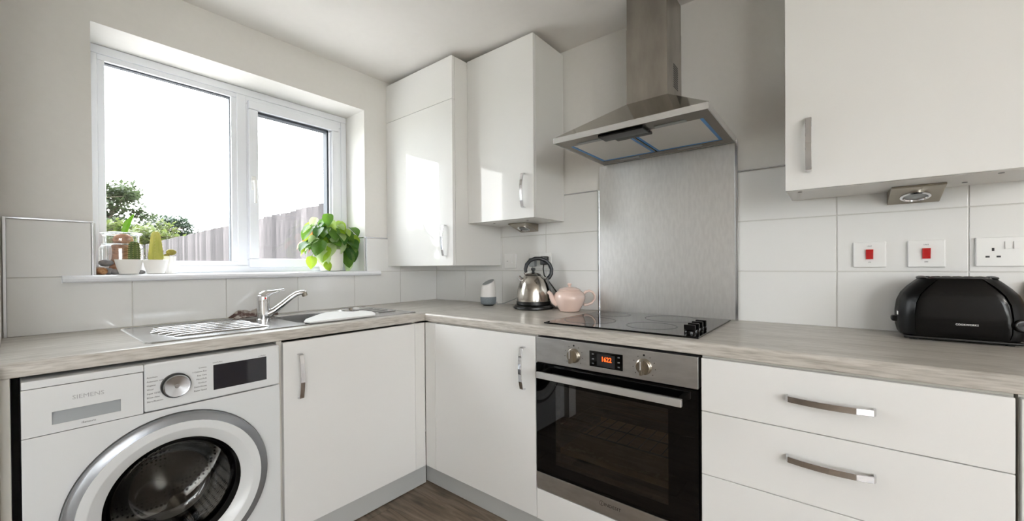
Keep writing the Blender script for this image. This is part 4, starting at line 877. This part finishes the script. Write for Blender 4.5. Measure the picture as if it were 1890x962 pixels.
def tree(loc, trunk_h, blobs, leaf, mat, label, n, seed):
    r = random.Random(seed); loc = Vector((*loc, GZ)); t_ = thing('tree', label, 'tree', loc)
    b = BM(); top_ = loc + Vector((0, 0, trunk_h)); tube(b, [loc, loc + Vector((.05, .03, trunk_h * .5)), top_], [.16, .12, .09], 10)
    for c, s in blobs:
        e = loc + Vector(c); tube(b, [loc + Vector((.03, .02, trunk_h * .75)), (top_ + e) / 2 + Vector((r.uniform(-.1, .1), r.uniform(-.1, .1), .1)), e], [.06, .035, .012], 6)
        for q in range(7):
            g = e + Vector((r.gauss(0, 1) * s[0], r.gauss(0, 1) * s[1], r.gauss(0, 1) * s[2])) * .6; tube(b, [e, g], [.014, .004], 4)
    obj('trunk', b, 'bark', t_)
    vs, fs = [], []
    for k in range(n):
        c, s = r.choice(blobs); v = Vector((r.gauss(0, 1), r.gauss(0, 1), r.gauss(0, 1))).normalized() * (r.random() ** .45)
        p = Vector((c[0] + v.x * s[0], c[1] + v.y * s[1], c[2] + v.z * s[2])); a = Vector((r.gauss(0, 1), r.gauss(0, 1), r.gauss(0, .6))).normalized(); u, w = frame_of(a); l = leaf * r.uniform(.6, 1.3); i = len(vs)
        vs += [p, p + a * l * .5 + u * l * .28, p + a * l, p + a * l * .5 - u * l * .28 + w * l * .1]; fs.append((i, i + 1, i + 2, i + 3))
    me = bpy.data.meshes.new('foliage'); me.from_pydata(vs, [], fs); me.materials.append(MATS[mat]); o = bpy.data.objects.new('foliage', me); COL.objects.link(o); o.parent = t_; o['kind'] = 'stuff'
    return t_
rt_ = random.Random(2)
def cl(n, R, z0, z1, s):
    out = []
    for k in range(n):
        a = rt_.uniform(0, 6.28); z = rt_.uniform(z0, z1); rr = R * math.sqrt(max(.05, 1 - ((z - (z0 + z1) / 2) / ((z1 - z0) / 2 + .3)) ** 2)) * rt_.uniform(.3, 1); out.append(((rr * math.cos(a), rr * math.sin(a), z), (s * rt_.uniform(.7, 1.2), s * rt_.uniform(.7, 1.2), s * rt_.uniform(.5, .9))))
    return out
tree((-16.5, -.15), 2.2, cl(34, 1.45, 1.9, 4.05, .46), .17, 'tree_leaf', 'tall loose-leaved tree at the left behind the jar', 8000, 1)
tree((-14.2, .75), 1.0, cl(26, 1.05, 1.3, 2.5, .45), .15, 'tree_leaf_light', 'low pale green bush behind the cacti and garden fence', 7000, 2)
tree((-20.5, 2.45), 1.6, cl(26, 1.0, 1.5, 3.4, .46), .17, 'tree_leaf_blue', 'rounded dark blue-green tree standing above the long fence', 8000, 3)
tree((-15.2, -3.6), 1.6, cl(22, 1.4, 1.6, 3.3, .5), .13, 'tree_leaf_light', 'pale green tree at the far left edge of the window', 4200, 4)

# ------------------------------------------------------------------ unseen globes behind the viewer, added as fill light
for x, y, lb in ((4.3, -2.35, 'added opal globe fill lamp nearer the kitchen'), (4.60, -3.45, 'added opal globe fill lamp nearer the added garden doors')):
    t_ = thing('fill_lamp', lb, 'lamp', (x, y, ZC)); zl = 1.93
    b = BM(); lathe(b, [(.05, 0), (.05, -.012), (.012, -.024)], (x, y, ZC - .0005), seg=28, cap0=True, cap1=True); obj('ceiling_rose', b, 'white_plastic', t_)
    b = BM(); tube(b, [(x, y, ZC - .02), (x, y, zl + .12)], .003, 8); obj('flex', b, 'white_plastic', t_)
    b = BM(); lathe(b, [(.03, .10), (.03, .13), (.012, .14)], (x, y, zl), seg=24, cap0=True, cap1=True); obj('lamp_holder', b, 'white_plastic', t_)
    b = BM(); blob(b, (x, y, zl), (.125, .125, .12), 3); obj('globe', b, 'fill_lamp_opal', t_, 180)
